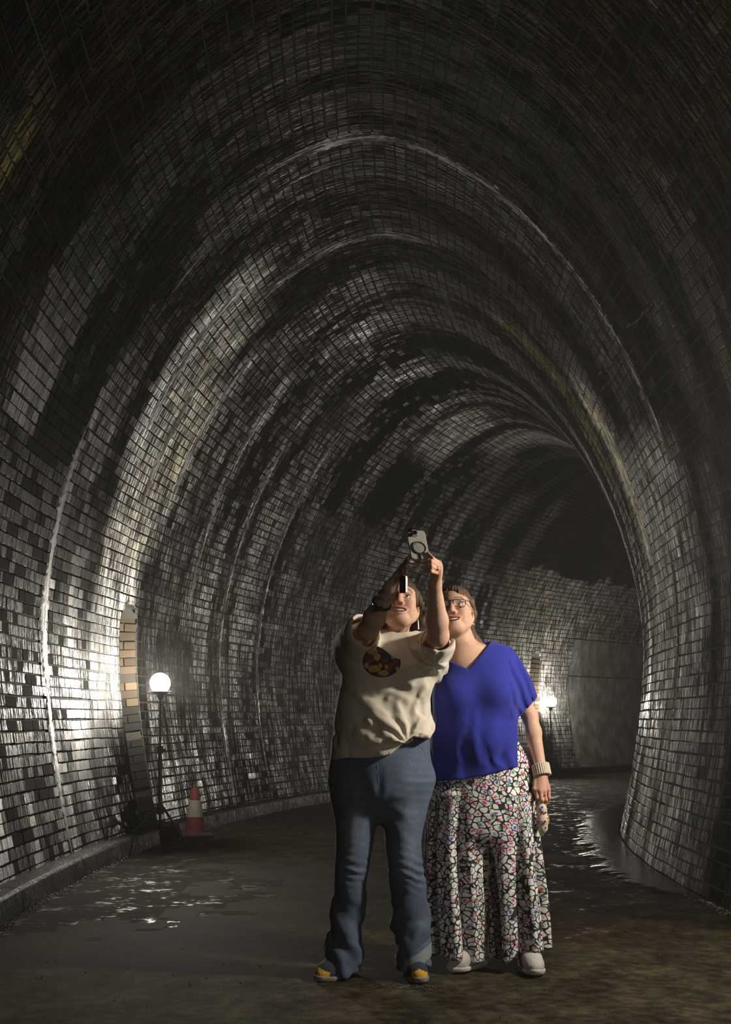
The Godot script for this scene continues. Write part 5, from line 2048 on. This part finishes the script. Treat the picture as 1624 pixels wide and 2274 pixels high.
func hair_blue(me: Node3D, t: Transform3D):
	var s := Sdf.new()
	s.ell(Vector3(0, 0.034, -0.028), Vector3(0.0795, 0.091, 0.096), 0.02)
	s.ell(Vector3(0, 0.0, -0.065), Vector3(0.066, 0.08, 0.05), 0.04)
	for m in [-1.0, 1.0]:
		s.chain([Vector3(m * 0.045, 0.10, 0.02), Vector3(m * 0.073, 0.05, 0.0), Vector3(m * 0.073, 0.01, -0.045), Vector3(m * 0.05, -0.04, -0.085)], [0.010, 0.011, 0.013, 0.015], 0.02)
	s.chain([Vector3(0.03, -0.03, -0.10), Vector3(0.055, -0.08, -0.13), Vector3(0.09, -0.12, -0.16), Vector3(0.115, -0.16, -0.185), Vector3(0.125, -0.20, -0.20)], [0.03, 0.03, 0.026, 0.018, 0.006], 0.03)
	s.chain([Vector3(-0.03, -0.03, -0.10), Vector3(-0.02, -0.11, -0.145), Vector3(0.0, -0.18, -0.19)], [0.04, 0.036, 0.015], 0.03)
	s.ell(Vector3(0, 0.055, 0.040), Vector3(0.067, 0.058, 0.056), 0.02)
	s.ell(Vector3(-0.006, -0.046, 0.085), Vector3(0.068, 0.116, 0.08), 0.012, 1)
	s.ell(Vector3(0, -0.15, 0.02), Vector3(0.07, 0.08, 0.08), 0.012, 1)
	for m in [-1.0, 1.0]: s.ell(Vector3(m * 0.088, -0.014, 0.0), Vector3(0.03, 0.034, 0.022), 0.01, 1)
	s.post = strands
	var g := s.mesh(0.0038)
	paint(g, func(p: Vector3) -> Color: return Color(0.10, 0.062, 0.036) * (1.0 + 0.7 * noise_a.get_noise_3d(p.x * 90, p.y * 14, p.z * 60)))
	place(g, t)
	part("hair", g, M.hair, me)

func glasses(me: Node3D, t: Transform3D):
	var frame := mat("frame_black", lin(0.012, 0.011, 0.011), 0.3)
	var g := Geo.new()
	var ln := Geo.new()
	for m in [-1.0, 1.0]:
		var p := []
		var first := ln.v.size()
		for k in 29:
			var a := TAU * k / 28.0
			var x: float = signf(cos(a)) * pow(absf(cos(a)), 0.55) * 0.0255
			var y: float = signf(sin(a)) * pow(absf(sin(a)), 0.6) * 0.0195
			x *= 1.0 + 0.12 * (y / 0.0195)
			p.append(Vector3(m * (0.0345 + x), y - 0.003, 0.1035 - absf(x + 0.006) * 0.25 - 0.006 * (1 if x > 0 else 0)))
		tube(g, p, 0.0016, 6)
		var c := ln.add(Vector3(m * 0.0345, -0.003, 0.101), Vector3.BACK)
		for q in p: ln.add(q, Vector3.BACK)
		for k in 28:
			if m > 0: ln.i.append_array([c, c + 2 + k, c + 1 + k])
			else: ln.i.append_array([c, c + 1 + k, c + 2 + k])
		tube(g, [Vector3(m * 0.062, 0.012, 0.091), Vector3(m * 0.080, 0.012, 0.06), Vector3(m * 0.083, 0.008, 0.0), Vector3(m * 0.08, -0.01, -0.03)], 0.0017, 6)
	tube(g, [Vector3(-0.012, 0.013, 0.1035), Vector3(0.012, 0.013, 0.1035)], 0.0016, 6)
	tube(g, [Vector3(-0.0105, 0.004, 0.103), Vector3(0, 0.0065, 0.107), Vector3(0.0105, 0.004, 0.103)], 0.0014, 6)
	place(g, t)
	place(ln, t)
	var o := part("glasses", g, frame, me)
	part("lens", ln, M.lens, o)

func top_blue(me: Node3D, D: float, neck: Vector3, sr: Vector3, er: Vector3, sl: Vector3, el: Vector3):
	var s := Sdf.new()
	s.col(rows_at(D, [[1424, 1012, 1096, -0.01, 0.06], [1436, 990, 1118, -0.01, 0.09], [1465, 974, 1140, 0, 0.118], [1510, 966, 1150, 0.005, 0.135], [1560, 962, 1152, 0.005, 0.145], [1610, 960, 1154, 0.005, 0.148], [1660, 957, 1163, 0.0, 0.155], [1700, 953, 1174, 0, 0.162], [1745, 949, 1184, 0, 0.165]]), 0.04, 0, 2.2)
	s.ell(px(1012, 1545, D - 0.075), Vector3(0.085, 0.085, 0.095), 0.06)
	s.ell(px(1100, 1545, D - 0.075), Vector3(0.085, 0.085, 0.095), 0.06)
	s.ell(px(1058, 1640, D - 0.05), Vector3(0.15, 0.12, 0.125), 0.08)
	# wide sleeve on our right, another behind her friend
	var e2 := sr.lerp(er, 0.80)
	s.chain([sr + Vector3(0.0, -0.005, 0), sr.lerp(er, 0.4) + Vector3(0.004, 0, 0), e2], [0.064, 0.068, 0.068], 0.05)
	s.cap(sl, sl.lerp(el, 0.6), 0.062, 0.062, 0.05)
	s.cap(sr.lerp(er, 0.55), er.lerp(sr, -0.3), 0.05, 0.062, 0.004, 1)
	var va := px(994, 1464, D - 0.1)
	var vb := px(1040, 1487, D - 0.1)
	var vc := px(1088, 1430, D - 0.1)
	var pa := px(1192, 1550, D)
	var pb := px(1153, 1591, D)
	var nn := Vector2(-(pb - pa).y, (pb - pa).x).normalized()
	if nn.y > 0: nn = -nn
	var arm_x := px(1128, 1, D).x
	var hx := []
	var hy := []
	for q in [[900, 1738], [968, 1735], [1020, 1731], [1068, 1722], [1123, 1709], [1180, 1697], [1230, 1690]]:
		var w := px(q[0], q[1], D - 0.12)
		hx.append(w.x); hy.append(w.y)
	var floor_y := px(1, 1600, D).y
	s.post = func(p: Vector3, d: float) -> float:
		if absf(d) > 0.05: return d
		var n := noise_a.get_noise_3d(p.x * 4.0, p.y * 4.0, p.z * 4.0)
		# soft vertical drapes from the bust to the hem
		var low := clampf((1.18 - p.y) / 0.3, 0.0, 1.0)
		d += 0.007 * low * sin(p.x * TAU / 0.085 + 5.0 * n) * (0.55 + 0.8 * n)
		d += 0.003 * n
		# drape lines in the sleeve
		if p.x > arm_x and p.y > floor_y: d += 0.0045 * sin((p.x * 0.85 + p.y * 0.45) * TAU / 0.05 + 3.0 * n)
		# neckline: a v in front, a low scoop behind
		var q := Vector2(p.x, p.y)
		var l1 := (q - Vector2(vb.x, vb.y)).dot(Vector2(-(va - vb).y, (va - vb).x).normalized() * -1.0)
		var l2 := (q - Vector2(vb.x, vb.y)).dot(Vector2(-(vc - vb).y, (vc - vb).x).normalized())
		var bowl := minf(l1, l2)
		if p.z < neck.z - 0.03: bowl = 0.075 - Vector3(p.x - neck.x - 0.01, (p.y - neck.y) * 0.7, 0).length()
		d = maxf(d, bowl)
		d = maxf(d, table(hx, hy, p.x) - p.y)
		if p.x > arm_x: d = maxf(d, Vector2(p.x - pa.x, p.y - pa.y).dot(nn)) if p.y < pa.y + 0.06 and p.x > pb.x - 0.015 else d
		return d
	var g := s.mesh(0.006)
	paint(g, func(p: Vector3) -> Color: return Color(0.011, 0.016, 0.25) * (1.0 + 0.06 * noise_a.get_noise_3d(p.x * 20, p.y * 20, p.z * 20)))
	part("blue_top", g, M.cloth, me)

func trousers(me: Node3D, D: float):
	var s := Sdf.new()
	s.col(rows_at(D, [[1640, 985, 1150, 0, 0.12], [1690, 966, 1176, 0, 0.145], [1740, 958, 1184, 0, 0.16], [1800, 952, 1190, 0, 0.165], [1850, 955, 1188, 0, 0.16], [1900, 975, 1165, 0, 0.10]]), 0.03)
	s.col(rows_at(D, [[1760, 954, 1078, 0, 0.14], [1850, 947, 1082, 0, 0.155], [1990, 946, 1080, 0, 0.165], [2150, 948, 1074, 0, 0.175]]), 0.03)
	s.col(rows_at(D, [[1760, 1062, 1188, 0, 0.14], [1850, 1066, 1197, 0, 0.155], [1990, 1086, 1210, 0.0, 0.165], [2150, 1096, 1220, 0, 0.175]]), 0.03)
	var cl := px(1012, 1, D)
	var cr := px(1148, 1, D)
	var mid := px(1083, 1, D).x
	var y0 := px(1, 1790, D).y
	var hx := []
	var hy := []
	for q in [[930, 2128], [957, 2128], [1013, 2131], [1060, 2140], [1076, 2140], [1092, 2135], [1123, 2141], [1150, 2122], [1186, 2112], [1218, 2116], [1240, 2116]]:
		var w := px(q[0], q[1], D - 0.14)
		hx.append(w.x); hy.append(w.y)
	s.post = func(p: Vector3, d: float) -> float:
		if absf(d) > 0.09: return d
		var c := cl if p.x < mid else cr
		var k := smoothstep(0.0, 0.6, y0 - p.y + 0.14)
		var a := atan2(p.x - c.x, p.z - c.z)
		var n := noise_b.get_noise_3d(p.x * 2.0, p.y * 1.2, p.z * 2.0)
		var wave := 0.5 + 0.5 * sin(a * 7.0 + 1.2 * n + (0.4 if p.x < mid else 2.0))
		d += (0.004 + 0.062 * k) * wave * wave * wave - 0.012 * k
		d += 0.006 * k * sin(a * 15.0 + 2.0 * n)
		return maxf(d, table(hx, hy, p.x) - p.y)
	s.slack = 0.05
	var g := s.mesh(0.007)
	g.t.resize(g.v.size())
	for i in g.v.size():
		var p := g.v[i]
		var c := cl if p.x < mid else cr
		var a := atan2(p.x - c.x, p.z - c.z)
		g.t[i] = Vector2(0.25 + a * 0.16 + (0.0 if p.x < mid else 0.27), 1.0 - p.y * 0.92)
		if p.y > y0 + 0.02: g.t[i].x = lerpf(g.t[i].x, 0.25 + (p.x - cl.x) * 1.0, clampf((p.y - y0 - 0.02) / 0.06, 0, 1))
	part("printed_trousers", g, M.print_cloth, me)

func pouch(c: Vector3):
	var p := thing("beaded_pouch", c, "cream crochet pouch dotted with coloured beads hanging from the hand of the woman in blue", "pouch")
	p.rotation.z = 0.05
	var s := Sdf.new()
	s.chain([Vector3(0, 0.075, 0), Vector3(0.002, 0.03, 0), Vector3(0.004, -0.02, 0.0), Vector3(0.002, -0.055, 0), Vector3(-0.004, -0.078, 0)], [0.009, 0.020, 0.025, 0.019, 0.010], 0.012)
	s.post = func(q: Vector3, d: float) -> float: return d + 0.0013 * sin(q.y * TAU / 0.0075) * sin(atan2(q.x, q.z) * 14.0)
	var g := s.mesh(0.0028)
	put("body", rel(g, Vector3.ZERO).mesh(), M.knit, p)
	var cols := [Color(0.62, 0.08, 0.03), Color(0.70, 0.42, 0.02), Color(0.05, 0.10, 0.40), Color(0.06, 0.30, 0.10), Color(0.55, 0.06, 0.22)]
	var bm := []
	for k in 5: bm.append(mat("bead_%d" % k, cols[k].linear_to_srgb(), 0.3))
	var r := RandomNumberGenerator.new()
	r.seed = 31
	for k in 46:
		var y := r.randf_range(-0.06, 0.068)
		var a := r.randf() * TAU
		var dir := Vector3(sin(a), 0, cos(a))
		var q := Vector3(0, y, 0) + dir * 0.05
		while s.eval(q, s.prims) > 0.001 and Vector2(q.x, q.z).length() > 0.003: q -= dir * 0.001
		var b := Geo.new()
		ball(b, Vector3.ZERO, 0.0046, 8)
		put("bead", b.mesh(), bm[k % 5], p).position = q
